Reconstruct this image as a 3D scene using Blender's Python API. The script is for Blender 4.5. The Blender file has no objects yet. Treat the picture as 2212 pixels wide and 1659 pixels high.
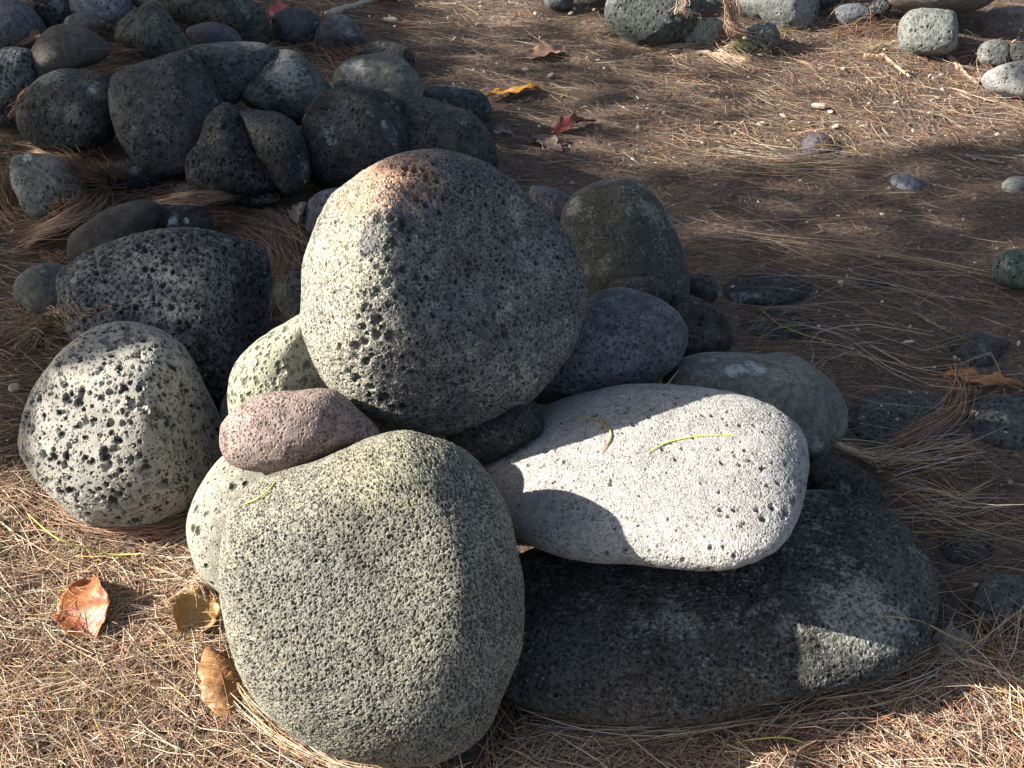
import bpy, math, random
import numpy as np
from mathutils import Vector, Matrix

random.seed(7)
rng = np.random.default_rng(11)
C = bpy.context.scene.collection
SC = bpy.context.scene

# ------------------------------------------------------------------ camera
H, PITCH, FPX = 1.5, math.radians(37.0), 3039.0       # focal length in pixels of a 2212 px wide picture
cam_d = bpy.data.cameras.new('camera')
cam = bpy.data.objects.new('camera', cam_d); C.objects.link(cam)
cam.location = (0, 0, H)
cam.rotation_euler = (math.radians(90) - PITCH, 0, 0)
cam_d.sensor_width = 36.0
cam_d.lens = 36.0 * FPX / 2212.0
cam_d.clip_start = 0.05; cam_d.clip_end = 500
SC.camera = cam

# ------------------------------------------------------------------ sun and sky
L = np.array([-0.875, -0.01, 0.48]); L /= np.linalg.norm(L)      # towards the sun
SKY = 0.066
world = bpy.data.worlds.new('World'); SC.world = world; world.use_nodes = True
wn = world.node_tree; bg = wn.nodes['Background']
sky = wn.nodes.new('ShaderNodeTexSky'); sky.sky_type = 'NISHITA'; sky.sun_disc = False
sky.ozone_density = 0.25; sky.dust_density = 2.5; sky.air_density = 1.0
sky.sun_elevation = math.asin(L[2]); sky.sun_rotation = math.atan2(L[0], L[1])
hsv = wn.nodes.new('ShaderNodeHueSaturation'); hsv.inputs['Saturation'].default_value = .85; wn.links.new(sky.outputs[0], hsv.inputs['Color'])
wn.links.new(hsv.outputs[0], bg.inputs[0]); bg.inputs[1].default_value = SKY
sd = bpy.data.lights.new('sun', 'SUN'); sd.energy = 5.0; sd.angle = math.radians(0.5); sd.color = (1.0, 0.92, 0.79)
sun = bpy.data.objects.new('sun', sd); C.objects.link(sun)
sun.rotation_euler = Vector(tuple(L)).to_track_quat('Z', 'Y').to_euler()
sun.location = (-5, -1, 5)
SC.view_settings.view_transform = 'Standard'; SC.view_settings.look = 'None'
SC.view_settings.exposure = 1.5; SC.view_settings.gamma = 1.0; SC.view_settings.use_curve_mapping = False
SC.cycles.max_bounces = 5

# ------------------------------------------------------------------ pixel -> place
CAM = np.array([0, 0, H]); E1 = np.array([1.0, 0, 0])
FW = np.array([0, math.cos(PITCH), -math.sin(PITCH)]); E2 = np.array([0, math.sin(PITCH), math.cos(PITCH)]); E3 = -FW

def ray(px, py):
    return (px - 1106) / FPX * E1 - (py - 829.5) / FPX * E2 + FW
def at_z(px, py, z):
    r = ray(px, py); return CAM + r * ((z - H) / r[2])
def proj(P):
    q = P - CAM; d = q @ FW
    return 1106 + FPX * (q @ E1) / d, 829.5 - FPX * (q @ E2) / d

# ------------------------------------------------------------------ noise
def _h(ix, iy, iz, s):
    n = (ix * 374761393 + iy * 668265263 + iz * 2147483647 + s * 1274126177) & 0xffffffff
    n = ((n ^ (n >> 13)) * 1274126177) & 0xffffffff
    n = ((n ^ (n >> 16)) * 2246822519) & 0xffffffff
    return ((n ^ (n >> 15)) & 0xffff) / 65535.0 * 2 - 1
def vnoise(P, f, seed=0):
    Q = np.asarray(P, float) * f + seed * 17.31 + 100
    I = np.floor(Q).astype(np.int64); F = Q - I; F = F * F * (3 - 2 * F)
    r = 0
    for a in (0, 1):
        for b in (0, 1):
            for c in (0, 1):
                w = (F[:, 0] if a else 1 - F[:, 0]) * (F[:, 1] if b else 1 - F[:, 1]) * (F[:, 2] if c else 1 - F[:, 2])
                r = r + w * _h(I[:, 0] + a, I[:, 1] + b, I[:, 2] + c, seed)
    return r
def noise2(x, y, f, seed=0):
    x = np.atleast_1d(np.asarray(x, float)); y = np.atleast_1d(np.asarray(y, float))
    return vnoise(np.stack([x.ravel(), y.ravel(), np.zeros(x.size)], 1), f, seed).reshape(x.shape)

MOUNDS = [(-0.75, 2.75, .55, .45, .06), (-1.1, 2.2, .35, .3, .035), (-0.45, 2.35, .3, .25, .03), (1.0, 3.9, .9, .35, .06), (-1.2, 3.5, .7, .4, .08)]
def gh(x, y):
    x = np.atleast_1d(np.asarray(x, float)); y = np.atleast_1d(np.asarray(y, float))
    z = .009 * noise2(x, y, 2.2, 1) + .006 * noise2(x, y, 6, 2) + .003 * noise2(x, y, 17, 3)
    for mx, my, sx, sy, hh in MOUNDS:
        z = z + hh * np.exp(-((x - mx) / sx) ** 2 - ((y - my) / sy) ** 2)
    return z
def on_ground(px, py, lift=0.0):
    z = 0.0
    for _ in range(4):
        p = at_z(px, py, z + lift); z = float(gh(p[0], p[1])[0])
    return at_z(px, py, z + lift)

# ------------------------------------------------------------------ mesh helpers
def mesh_obj(name, V, F, mat, parent=None, smooth=True, loc=(0, 0, 0), col=None, uv=None):
    me = bpy.data.meshes.new(name)
    V = np.asarray(V, np.float32)
    if isinstance(F, np.ndarray):
        k = F.shape[1]
        me.vertices.add(len(V)); me.vertices.foreach_set('co', V.ravel())
        me.loops.add(F.size); me.loops.foreach_set('vertex_index', F.ravel().astype(np.int32))
        me.polygons.add(len(F))
        me.polygons.foreach_set('loop_start', (np.arange(len(F)) * k).astype(np.int32))
        me.update(calc_edges=True)
    else:
        me.from_pydata([tuple(v) for v in V], [], F); me.update()
    if smooth: me.polygons.foreach_set('use_smooth', np.ones(len(me.polygons), bool))
    if col is not None:
        a = me.attributes.new('tint', 'FLOAT_COLOR', 'POINT')
        a.data.foreach_set('color', np.concatenate([col, np.ones((len(col), 1))], 1).astype(np.float32).ravel())
    if uv is not None:
        l = me.uv_layers.new(name='uv'); vi = np.zeros(len(me.loops), np.int32); me.loops.foreach_get('vertex_index', vi)
        l.data.foreach_set('uv', uv[vi].astype(np.float32).ravel())
    me.materials.append(mat)
    o = bpy.data.objects.new(name, me); C.objects.link(o); o.location = loc
    if parent is not None: o.parent = parent
    return o
def tag(o, label=None, cat=None, group=None, kind=None):
    if label: o['label'] = label
    if cat: o['category'] = cat
    if group: o['group'] = group
    if kind: o['kind'] = kind
    return o

_cs = {}
def cube_sphere(N):
    if N in _cs: return _cs[N]
    t = np.tan(np.linspace(-math.pi / 4, math.pi / 4, N + 1))
    a, b = np.meshgrid(t, t, indexing='ij'); o = np.ones_like(a); P = []; F = []
    idx = np.arange((N + 1) ** 2).reshape(N + 1, N + 1)
    q = np.stack([idx[:-1, :-1], idx[1:, :-1], idx[1:, 1:], idx[:-1, 1:]], -1).reshape(-1, 4)
    for k, (x, y, z) in enumerate([(o, a, b), (-o, b, a), (b, o, a), (a, -o, b), (a, b, o), (b, a, -o)]):
        P.append(np.stack([x, y, z], -1).reshape(-1, 3)); F.append(q + k * (N + 1) ** 2)
    P = np.concatenate(P); F = np.concatenate(F); P /= np.linalg.norm(P, axis=1)[:, None]
    key = np.round(P * 1e5).astype(np.int64)
    _, first, inv = np.unique(key, axis=0, return_index=True, return_inverse=True)
    _cs[N] = (P[first], inv.reshape(-1)[F]); return _cs[N]

def closed_curve(pts, n=16):
    p = np.asarray(pts, float); m = len(p); out = []
    for i in range(m):
        a, b, c, d = p[i - 1], p[i], p[(i + 1) % m], p[(i + 2) % m]
        for t in np.linspace(0, 1, n, endpoint=False):
            out.append(.5 * ((2 * b) + (c - a) * t + (2 * a - 5 * b + 4 * c - d) * t * t + (3 * b - a - 3 * c + d) * t ** 3))
    return np.array(out)

# ------------------------------------------------------------------ materials
def new_mat(name):
    m = bpy.data.materials.new(name); m.use_nodes = True
    nt = m.node_tree; b = nt.nodes['Principled BSDF']; out = nt.nodes['Material Output']
    return m, nt, b, out
class NB:
    def __init__(s, nt): s.nt = nt
    def n(s, t, **kw):
        x = s.nt.nodes.new(t)
        for k, v in kw.items(): setattr(x, k, v)
        return x
    def l(s, a, b): s.nt.links.new(a, b)
    def put(s, sock, v):
        if isinstance(v, (int, float)): sock.default_value = v
        elif isinstance(v, (tuple, list)): sock.default_value = tuple(v) if len(v) == len(sock.default_value) else tuple(v) + (1,)
        else: s.l(v, sock)
    def math(s, op, a, b=0.0, clamp=False):
        x = s.n('ShaderNodeMath', operation=op, use_clamp=clamp); s.put(x.inputs[0], a); s.put(x.inputs[1], b); return x.outputs[0]
    def vadd(s, a, b):
        x = s.n('ShaderNodeVectorMath', operation='ADD'); s.put(x.inputs[0], a); s.put(x.inputs[1], b); return x.outputs[0]
    def vscale(s, a, k):
        x = s.n('ShaderNodeVectorMath', operation='SCALE'); s.put(x.inputs[0], a); x.inputs[3].default_value = k; return x.outputs[0]
    def noise(s, v, sc, det=3, rough=.55, dist=0.0, out='Fac'):
        x = s.n('ShaderNodeTexNoise'); s.put(x.inputs['Vector'], v); x.inputs['Scale'].default_value = sc
        x.inputs['Detail'].default_value = det; x.inputs['Roughness'].default_value = rough; x.inputs['Distortion'].default_value = dist
        return x.outputs[out]
    def voro(s, v, sc):
        x = s.n('ShaderNodeTexVoronoi'); s.put(x.inputs['Vector'], v); x.inputs['Scale'].default_value = sc; return x
    def ramp(s, v, a, b, lo=0.0, hi=1.0, smooth=True):
        x = s.n('ShaderNodeMapRange'); x.interpolation_type = 'SMOOTHSTEP' if smooth else 'LINEAR'
        s.put(x.inputs[0], v); s.put(x.inputs[1], a); s.put(x.inputs[2], b); s.put(x.inputs[3], lo); s.put(x.inputs[4], hi); return x.outputs[0]
    def mix(s, f, a, b, mode='MIX'):
        x = s.n('ShaderNodeMix', data_type='RGBA', blend_type=mode); s.put(x.inputs[0], f); s.put(x.inputs[6], a); s.put(x.inputs[7], b); return x.outputs[2]

def rock_mat(name, A, B, speck=.3, speck_col=(.42, .44, .44), speck_f=260, pores=((80, .34, .004),), dens=.5, pdark=.55,
             lichen=0.0, lichen_col=(.36, .37, .34), lichen_f=14, grain=.0006, patches=(), true_disp=False, rough=.92, lump=0.0, mottle=.28, pore_spots=()):
    m, nt, bsdf, out = new_mat(name); g = NB(nt)
    tc = g.n('ShaderNodeTexCoord').outputs['Object']; loc = g.n('ShaderNodeObjectInfo').outputs['Location']
    P0 = g.vadd(tc, g.vscale(loc, 3.7))
    wob = g.n('ShaderNodeTexNoise'); g.l(P0, wob.inputs['Vector']); wob.inputs['Scale'].default_value = 160; wob.inputs['Detail'].default_value = 1
    wv = g.vscale(g.vadd(wob.outputs['Color'], (-.5, -.5, -.5)), .0024)
    P = g.vadd(P0, wv)
    fbig = g.noise(P0, 9, 3); fmid = g.noise(P0, 38, 4, .6); ffine = g.noise(P0, speck_f, 2, .6); fgr = g.noise(P0, 420, 2, .7)
    col = g.mix(g.ramp(g.math('ADD', g.math('MULTIPLY', fbig, .6), g.math('MULTIPLY', fmid, .4)), .36, .62), A, B)
    col = g.mix(g.ramp(fgr, .3, .7, .0, .35), col, g.mix(1.0, col, (.55, .55, .55), 'MULTIPLY'))
    mot = g.noise(P0, 75, 4, .72); col = g.mix(1.0, col, g.mix(g.ramp(mot, .36, .64), (1 - mottle,) * 3, (1 + mottle,) * 3), 'MULTIPLY')
    hsum = None; psum = None
    for i, pr in enumerate(pores):
        sc, r, dep = pr[:3]; dn_ = pr[3] if len(pr) > 3 else dens
        v = g.voro(P, sc)
        sep = g.n('ShaderNodeSeparateColor'); g.l(v.outputs['Color'], sep.inputs[0])
        rr = g.math('MULTIPLY', g.ramp(sep.outputs[i % 3], 0.0, 1.0, .35, 1.0, False), r)
        zone = g.ramp(g.noise(g.vadd(P0, (3.1 * i, 1.7, 0)), 11 + 9 * i, 2), .5 - dn_ * .45, .5 + .18, .45 + .5 * dn_, 1.12)
        if i == 0:
            for (pc, prad) in pore_spots:
                d = g.n('ShaderNodeVectorMath', operation='DISTANCE'); g.l(tc, d.inputs[0]); d.inputs[1].default_value = pc
                zone = g.math('MAXIMUM', zone, g.ramp(g.math('ADD', d.outputs['Value'], g.math('MULTIPLY', g.math('SUBTRACT', fbig, .5), .05)), prad, prad * .4, 0.0, 1.25))
        rr = g.math('MULTIPLY', rr, zone)
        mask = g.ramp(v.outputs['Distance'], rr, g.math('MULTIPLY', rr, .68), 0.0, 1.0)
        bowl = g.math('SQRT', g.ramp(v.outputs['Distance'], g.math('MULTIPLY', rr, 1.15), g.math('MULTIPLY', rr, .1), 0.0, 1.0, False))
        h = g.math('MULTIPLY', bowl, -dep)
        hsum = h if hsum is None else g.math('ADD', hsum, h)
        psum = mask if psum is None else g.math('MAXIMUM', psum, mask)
    if speck > 0:
        sm = g.math('MULTIPLY', g.ramp(ffine, .52, .66), g.ramp(g.noise(P0, 26, 3), .42, .66, .15, 1.0))
        col = g.mix(g.math('MULTIPLY', sm, speck), col, speck_col)
    if lichen > 0:
        lm = g.math('MULTIPLY', g.ramp(g.noise(P0, lichen_f, 4, .65), .60 - .12 * lichen, .68), g.ramp(g.noise(P0, 190, 2), .40, .6, .25, 1.0))
        col = g.mix(g.math('MULTIPLY', lm, .85), col, lichen_col)
    for (pc, prad, pcol, pamt) in patches:                       # growths, stains, stone tones and painted-in sunlight, each at one spot of this rock
        d = g.n('ShaderNodeVectorMath', operation='DISTANCE'); g.l(tc, d.inputs[0]); d.inputs[1].default_value = pc
        dd = g.math('ADD', d.outputs['Value'], g.math('MULTIPLY', g.math('SUBTRACT', g.noise(P0, 38, 5, .7), .5), prad * 2.2))
        pm = g.math('MULTIPLY', g.math('MULTIPLY', g.ramp(dd, prad * 1.05, prad * .55), g.ramp(g.noise(P0, 150, 3, .65), .38, .56, .25, 1.0)), pamt)
        col = g.mix(pm, col, pcol)
    if psum is not None:
        col = g.mix(g.math('MULTIPLY', psum, pdark), col, g.mix(1.0, col, (.13, .13, .13), 'MULTIPLY'))   # shade inside the vesicles painted into the colour, over darker raw basalt
    g.l(col, bsdf.inputs['Base Color']); bsdf.inputs['Roughness'].default_value = rough
    bsdf.inputs['Specular IOR Level'].default_value = .3
    hg = g.math('ADD', g.math('MULTIPLY', fgr, grain), g.math('MULTIPLY', fmid, grain * 3.0 + lump))
    hg = g.math('ADD', hg, g.math('MULTIPLY', ffine, grain * 1.2))
    hsum = hg if hsum is None else g.math('ADD', hsum, hg)
    dn = g.n('ShaderNodeDisplacement'); g.l(hsum, dn.inputs['Height']); dn.inputs['Midlevel'].default_value = 0; dn.inputs['Scale'].default_value = 1.0
    g.l(dn.outputs[0], out.inputs['Displacement'])
    m.displacement_method = 'BOTH' if true_disp else 'BUMP'
    return m

def tint_mat(name, rough=.6, spec=.4, var=.25, bump=0.0, f=120):
    m, nt, b, out = new_mat(name); g = NB(nt)
    at = g.n('ShaderNodeAttribute', attribute_name='tint'); tc = g.n('ShaderNodeTexCoord').outputs['Object']
    n = g.noise(tc, f, 3)
    g.l(g.mix(var, at.outputs['Color'], g.mix(1.0, at.outputs['Color'], g.mix(n, (.3, .3, .3), (1.7, 1.7, 1.7)), 'MULTIPLY')), b.inputs['Base Color'])
    b.inputs['Roughness'].default_value = rough; b.inputs['Specular IOR Level'].default_value = spec
    if bump:
        dn = g.n('ShaderNodeDisplacement'); g.put(dn.inputs['Height'], g.math('MULTIPLY', n, bump)); dn.inputs['Scale'].default_value = 1; dn.inputs['Midlevel'].default_value = 0
        g.l(dn.outputs[0], out.inputs['Displacement'])
    return m

# albedo presets ---------------------------------------------------
def preset(kind):
    big = dict(
        pale_pumice=dict(A=(.345, .337, .31), B=(.265, .262, .24), speck=.25, pores=((50, .46, .010), (88, .46, .006), (170, .40, .002)), dens=.85, pdark=.92, mottle=.12, lichen=.0, grain=.0005),
        top=dict(A=(.175, .168, .174), B=(.112, .108, .114), speck=.45, pores=((66, .46, .008, .0), (120, .42, .004, .25), (210, .46, .0022, .8), (330, .46, .0014, .9)), dens=.6, pdark=.68, mottle=.32, lichen=.3, lichen_col=(.36, .38, .30), grain=.0007, lump=.003),
        front=dict(A=(.285, .275, .232), B=(.21, .205, .172), speck=.3, pores=((110, .26, .005, .4), (215, .47, .0038), (330, .50, .0026)), dens=1.1, pdark=.72, mottle=.22, lichen=.2, lichen_col=(.30, .32, .24), grain=.0007),
        pale_flat=dict(A=(.385, .38, .37), B=(.30, .297, .295), speck=.35, speck_col=(.45, .45, .44), pores=((62, .34, .007, .15), (130, .34, .0025, .3), (280, .46, .0014, .9)), dens=.4, pdark=.55, mottle=.14, lichen=.15, lichen_col=(.38, .38, .35), grain=.0014),
        long_dark=dict(A=(.034, .035, .034), B=(.07, .071, .068), speck=.6, speck_col=(.34, .35, .34), speck_f=190, pores=((110, .36, .004), (190, .44, .003), (300, .44, .0018)), dens=.7, pdark=.5, mottle=.35, lichen=.25, lichen_col=(.24, .25, .23), grain=.0013),
        pink=dict(A=(.29, .225, .205), B=(.22, .165, .155), speck=.5, speck_col=(.5, .46, .44), pores=((150, .40, .0025), (260, .46, .0015)), dens=.85, pdark=.7, grain=.0005),
        pale_green=dict(A=(.33, .34, .26), B=(.27, .28, .215), speck=.2, pores=((58, .42, .008), (110, .46, .004), (200, .4, .002)), dens=.75, pdark=.7, mottle=.12, grain=.0005),
        blue_pitted=dict(A=(.17, .185, .215), B=(.095, .10, .12), speck=.4, pores=((100, .42, .004), (170, .44, .0025), (300, .4, .0012)), dens=.8, pdark=.55, grain=.0007),
        olive=dict(A=(.075, .076, .062), B=(.048, .049, .044), speck=.5, pores=((130, .26, .002),), dens=.3, pdark=.5, lichen=.25, lichen_col=(.25, .25, .20), grain=.0010),
        grey_green=dict(A=(.15, .158, .145), B=(.10, .106, .10), speck=.35, pores=((190, .3, .0014),), dens=.3, pdark=.5, lichen=.15, grain=.0008),
        dark_pitted=dict(A=(.19, .195, .205), B=(.055, .058, .062), speck=.75, speck_col=(.30, .31, .33), speck_f=120, pores=((66, .42, .007), (120, .44, .004), (220, .4, .0018)), dens=.8, pdark=.85, mottle=.4, grain=.0008),
        dark=dict(A=(.026, .0265, .027), B=(.056, .057, .058), speck=.55, speck_col=(.19, .2, .21), pores=((75, .36, .006), (140, .36, .003)), dens=.55, pdark=.8, mottle=.42, grain=.0016, lichen=.06, lichen_col=(.24, .26, .27)),
        dark_green=dict(A=(.040, .042, .040), B=(.084, .086, .081), speck=.55, speck_col=(.22, .23, .22), pores=((75, .36, .006), (140, .36, .003)), dens=.6, pdark=.85, mottle=.4, grain=.0014, lichen=.2, lichen_col=(.2, .23, .2)),
        brown=dict(A=(.075, .068, .062), B=(.055, .052, .05), speck=.25, speck_col=(.2, .19, .18), pores=((150, .2, .001),), dens=.2, pdark=.4, grain=.0005),
        grey=dict(A=(.16, .165, .165), B=(.11, .115, .115), speck=.45, speck_col=(.36, .37, .37), pores=((80, .36, .005), (150, .34, .002)), dens=.5, pdark=.75, mottle=.35, grain=.0012, lichen=.15),
        grey_light=dict(A=(.24, .25, .245), B=(.17, .18, .175), speck=.4, speck_col=(.45, .46, .46), pores=((80, .34, .004), (150, .34, .002)), dens=.4, pdark=.7, mottle=.25, grain=.0012, lichen=.2),
        blue=dict(A=(.125, .13, .15), B=(.085, .088, .10), speck=.3, speck_col=(.26, .27, .31), pores=((90, .34, .004), (160, .34, .002)), dens=.45, pdark=.7, mottle=.35, grain=.0012, lichen=.1, lichen_col=(.3, .31, .36)),
        purple=dict(A=(.085, .08, .10), B=(.115, .11, .135), speck=.2, speck_col=(.25, .25, .28), pores=((160, .2, .001),), dens=.2, pdark=.4, grain=.0005),
        green=dict(A=(.155, .172, .158), B=(.105, .115, .108), speck=.4, speck_col=(.35, .4, .37), pores=((75, .36, .005), (140, .34, .002)), dens=.5, pdark=.8, mottle=.35, grain=.0012, lichen=.2),
        moss=dict(A=(.13, .15, .06), B=(.09, .11, .05), speck=.2, pores=((120, .2, .001),), dens=.2, pdark=.4, grain=.0009),
        pinkish=dict(A=(.19, .16, .15), B=(.13, .115, .11), speck=.4, speck_col=(.38, .35, .34), pores=((130, .25, .002),), dens=.3, pdark=.5, grain=.0009),
    )
    return dict(big[kind])
_mats = {}
def get_mat(kind, true_disp=False, patches=(), key=None, **over):
    k = (kind, true_disp, key)
    if k in _mats and not patches: return _mats[k]
    p = preset(kind); p.update(over)
    _mats[k] = rock_mat('rock_' + kind, true_disp=true_disp, patches=patches, **p); return _mats[k]

# ------------------------------------------------------------------ rocks
DISCS = []; ROCKS = []            # world-space vertices of every rock, for draping the needles
def rock(name, label, poly, kind, group, D=None, zb=None, T=None, Tb=None, planes=(), N=34, p=2.2, shift=(0, 0), lumps=.05, mid=.014,
         flat=None, spots=(), cat='boulder', seed=None, dent=(), tilt=(0, 0), pspot=(), soft=.055, **over):
    """poly: outline in the photograph; the solid stands at its own depth D (or rests at height zb) with real thickness."""
    seed = len(ROCKS) + 3 if seed is None else seed
    pts = closed_curve(poly)
    if flat is not None:                                         # a stone sunk in the ground: the outline lies on the ground
        W = np.array([on_ground(a, b, flat * .3) for a, b in pts]); c = W.mean(0); c[2] = float(gh(W[:, 0], W[:, 1]).max()) - .004
        e1, e2, e3 = np.array([1., 0, 0]), np.array([0, 1., 0]), np.array([0, 0, 1.])
        q = W[:, :2] - c[:2]; Tf = flat; Tb = .06
    else:
        if D is None:
            i = np.argmax(pts[:, 1]); z = 0.0
            hgt = None
            for _ in range(5):
                w = at_z(pts[i, 0], pts[i, 1], z); hp = (pts[:, 1].max() - pts[:, 1].min()) / FPX * ((w - CAM) @ FW)
                z = float(gh(w[0], w[1])[0]) + (zb if zb is not None else .08 * hp)
            D = (w - CAM) @ FW
        mid_ = pts.mean(0); c = CAM + ray(*mid_) * D
        e1, e2, e3 = E1, E2, E3
        q = (pts - mid_) / FPX * D * np.array([1, -1])
        w_, h_ = np.ptp(q[:, 0]) / 2, np.ptp(q[:, 1]) / 2
        Tf = T if T is not None else .85 * min(w_, h_)
        Tb = Tb if Tb is not None else Tf
        if zb is not None and zb < .055:                         # deep enough to stand on the ground
            need = (c[2] - float(gh(c[0], c[1])[0]) + .025) ** 2 - (h_ * .8) ** 2
            if need > 0: Tb = min(max(Tb, math.sqrt(need) / .6), 2.2 * Tf)
    th = np.arctan2(q[:, 1], q[:, 0]); rad = np.hypot(q[:, 0], q[:, 1]); o_ = np.argsort(th); th, rad = th[o_], rad[o_]
    td = N >= 100; N = int(N * (.86 if td else (.72 if N >= 80 else .64))); N = max(N, 18)
    Dr, F = cube_sphere(N)
    d = Dr + np.array([0, 0, .45]) if N >= 50 else Dr + np.array([0, 0, .25]); d = d / np.linalg.norm(d, axis=1)[:, None]
    a = np.arctan2(d[:, 1], d[:, 0]); R = np.interp(a, th, rad, period=2 * math.pi)
    rho = np.hypot(d[:, 0], d[:, 1]); zz = np.sign(d[:, 2]) * (1 - np.clip(rho, 0, 1) ** p) ** (1 / p)
    Rm = rad.mean()
    rf = .55 * np.clip(rad.min() / rad.max() * 1.5 - .35, 0, 1)
    rb = R * rho + (Rm * rho - R * rho) * (np.abs(zz) ** 1.5) * rf          # rounder towards the face
    X = rb * np.cos(a); Y = rb * np.sin(a); Z = np.where(zz > 0, Tf, Tb) * zz
    X = X + shift[0] * Rm * np.clip(zz, 0, 1) ** 1.5; Y = Y + shift[1] * Rm * np.clip(zz, 0, 1) ** 1.5
    TZ = tilt[0] * X + tilt[1] * Y
    Q = np.stack([X, Y, Z], 1)
    kk = soft * Rm
    if not planes and flat is None:
        fr_ = np.random.default_rng(seed + 50); planes = [(*(fr_.normal(size=2) * .9), .35 + .6 * fr_.random(), .80 + .12 * fr_.random()) for _ in range(4)]
    for (nx, ny, nz, fr) in planes:
        n = np.array([nx, ny, nz], float); n /= np.linalg.norm(n); s = Q @ n; dd = s.max() * fr
        t = (s - dd) / kk; sp = kk * np.where(t > 30, t, np.log1p(np.exp(np.clip(t, -40, 30))))
        Q = Q - n * (sp * .93)[:, None]
    for (dx, dy, r_, dep) in dent:                                             # hollows in the face: position and size in units of the mean radius
        g_ = np.exp(-((Q[:, 0] / Rm - dx) ** 2 + (Q[:, 1] / Rm - dy) ** 2) / r_ ** 2) * (Q[:, 2] > 0)
        Q[:, 2] -= g_ * dep * Rm
    nd = Q / np.linalg.norm(Q, axis=1)[:, None]
    ed = .35 + .65 * np.abs(nd[:, 2])
    amp = lumps * Rm * vnoise(Q, 1.5 / Rm, seed) * ed + mid * Rm * vnoise(Q, 4.5 / Rm, seed + 1) + mid * .5 * Rm * vnoise(Q, 10 / Rm, seed + 2)
    Q = Q + nd * amp[:, None]
    V = Q[:, :1] * e1 + Q[:, 1:2] * e2 + Q[:, 2:] * e3
    if tilt != (0, 0):                                           # lean the whole stone: its upper side lies farther back
        V = CAM + (V + c - CAM) * ((D - TZ) / D)[:, None] - c
    patches = []
    pspots = []
    if spots or pspot:
        pj = np.stack(proj(V + c), 1); dist = np.linalg.norm(V + c - CAM, axis=1)
        for (sx, sy, rp, scol, amt) in spots:
            dd = np.hypot(pj[:, 0] - sx, pj[:, 1] - sy) + (dist - dist.min()) * 150
            v = V[int(np.argmin(dd))]; patches.append((tuple(float(t) for t in v), rp, scol, amt))
        for (sx, sy, rp) in pspot:
            dd = np.hypot(pj[:, 0] - sx, pj[:, 1] - sy) + (dist - dist.min()) * 150; pspots.append((tuple(float(t) for t in V[int(np.argmin(dd))]), rp))
        if pspots: over['pore_spots'] = tuple(pspots)
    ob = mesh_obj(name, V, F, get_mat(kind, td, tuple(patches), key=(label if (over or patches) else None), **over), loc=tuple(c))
    tag(ob, label, cat, group)
    ROCKS.append((V + c, N, label))
    if flat is not None and 'barely' not in label and 'hidden' not in label: DISCS.append((V + c, label))
    return ob

PILE = 'boulders of the sunlit front pile'; LEFT = 'stones heaped at the upper left'; WALL = 'stones of the row at the upper right'; SUNK = 'stones lying in the needle litter on the right'

# --- front pile
rock('boulder', 'big round pitted boulder atop the pile, grey with an orange stained crown',
     [(960,328),(1010,340),(1060,355),(1110,385),(1150,420),(1195,450),(1235,490),(1262,540),(1275,600),(1272,660),(1255,720),(1225,775),(1190,820),(1150,865),(1100,895),(1050,920),(1000,935),(930,935),(860,925),(800,905),(750,860),(715,820),(690,770),(668,710),(662,650),(662,590),(672,530),(690,480),(715,435),(750,400),(800,370),(850,345),(900,330)],
     'top', PILE, D=2.02, T=.185, Tb=.17, p=2.1, N=132, shift=(-.2, 0), planes=((.60, .22, .77, .56), (-.72, .2, .62, .86), (.25, -.55, .8, .86)), mid=.012,
     dent=((.05, -.05, .28, .05), (.75, -.1, .16, .05), (.45, .35, .3, .02)),
     spots=((700, 640, .15, (.37, .365, .30), .85), (740, 450, .11, (.36, .36, .29), .8), (730, 800, .08, (.34, .34, .28), .7), (800, 395, .075, (.50, .31, .22), .8), (880, 358, .06, (.48, .30, .21), .8), (740, 560, .05, (.34, .37, .27), .45), (1150, 560, .05, (.30, .30, .32), .35), (1090, 800, .04, (.28,.28,.29), .3)),  # large pale spots on the left paint the sunlit side; orange ones are stain
     pspot=((905, 400, .05), (850, 500, .06), (820, 600, .06), (810, 700, .06), (800, 800, .06), (860, 860, .05), (760, 760, .04), (900, 640, .045)))
rock('boulder', 'broad egg shaped boulder at the front of the pile, finely pitted all over',
     [(870,930),(930,945),(985,965),(1020,990),(1060,1040),(1095,1110),(1110,1170),(1128,1250),(1132,1330),(1128,1400),(1110,1450),(1090,1500),(1060,1560),(1020,1600),(960,1635),(900,1645),(800,1640),(720,1620),(650,1590),(590,1545),(545,1490),(515,1430),(495,1350),(488,1270),(490,1180),(500,1110),(520,1065),(560,1035),(620,1020),(680,1005),(740,975),(800,945)],
     'front', PILE, D=1.79, T=.15, Tb=.16, p=2.5, N=140, shift=(.0, .05), seed=9, planes=((-.06, .10, 1, .80), (.80, .10, .6, .90), (.5, .62, .6, .94), (-.35, .75, .55, .88)), mid=.006,
     spots=((830, 990, .09, (.33, .315, .22), .55), (640, 1250, .08, (.30, .305, .27), .4), (950, 1450, .07, (.32, .31, .25), .4), (820, 1640, .07, (.16, .12, .09), .5)))
rock('boulder', 'smooth pale flat boulder half in sunlight, lying across the right of the pile',
     [(1028,990),(1060,960),(1100,930),(1150,900),(1210,870),(1280,850),(1350,838),(1430,835),(1510,840),(1590,855),(1660,880),(1720,915),(1750,950),(1757,1000),(1745,1060),(1720,1120),(1680,1170),(1620,1205),(1560,1225),(1500,1225),(1430,1220),(1350,1213),(1290,1212),(1220,1200),(1150,1175),(1110,1140),(1080,1090),(1050,1030)],
     'pale_flat', PILE, D=1.96, T=.105, Tb=.11, p=2.3, N=120, shift=(.05, -.05), tilt=(.36, -1.1), planes=((.75, .05, .6, .90), (-.1, -.75, .7, .97)), soft=.08, lumps=.035, mid=.006)
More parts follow.
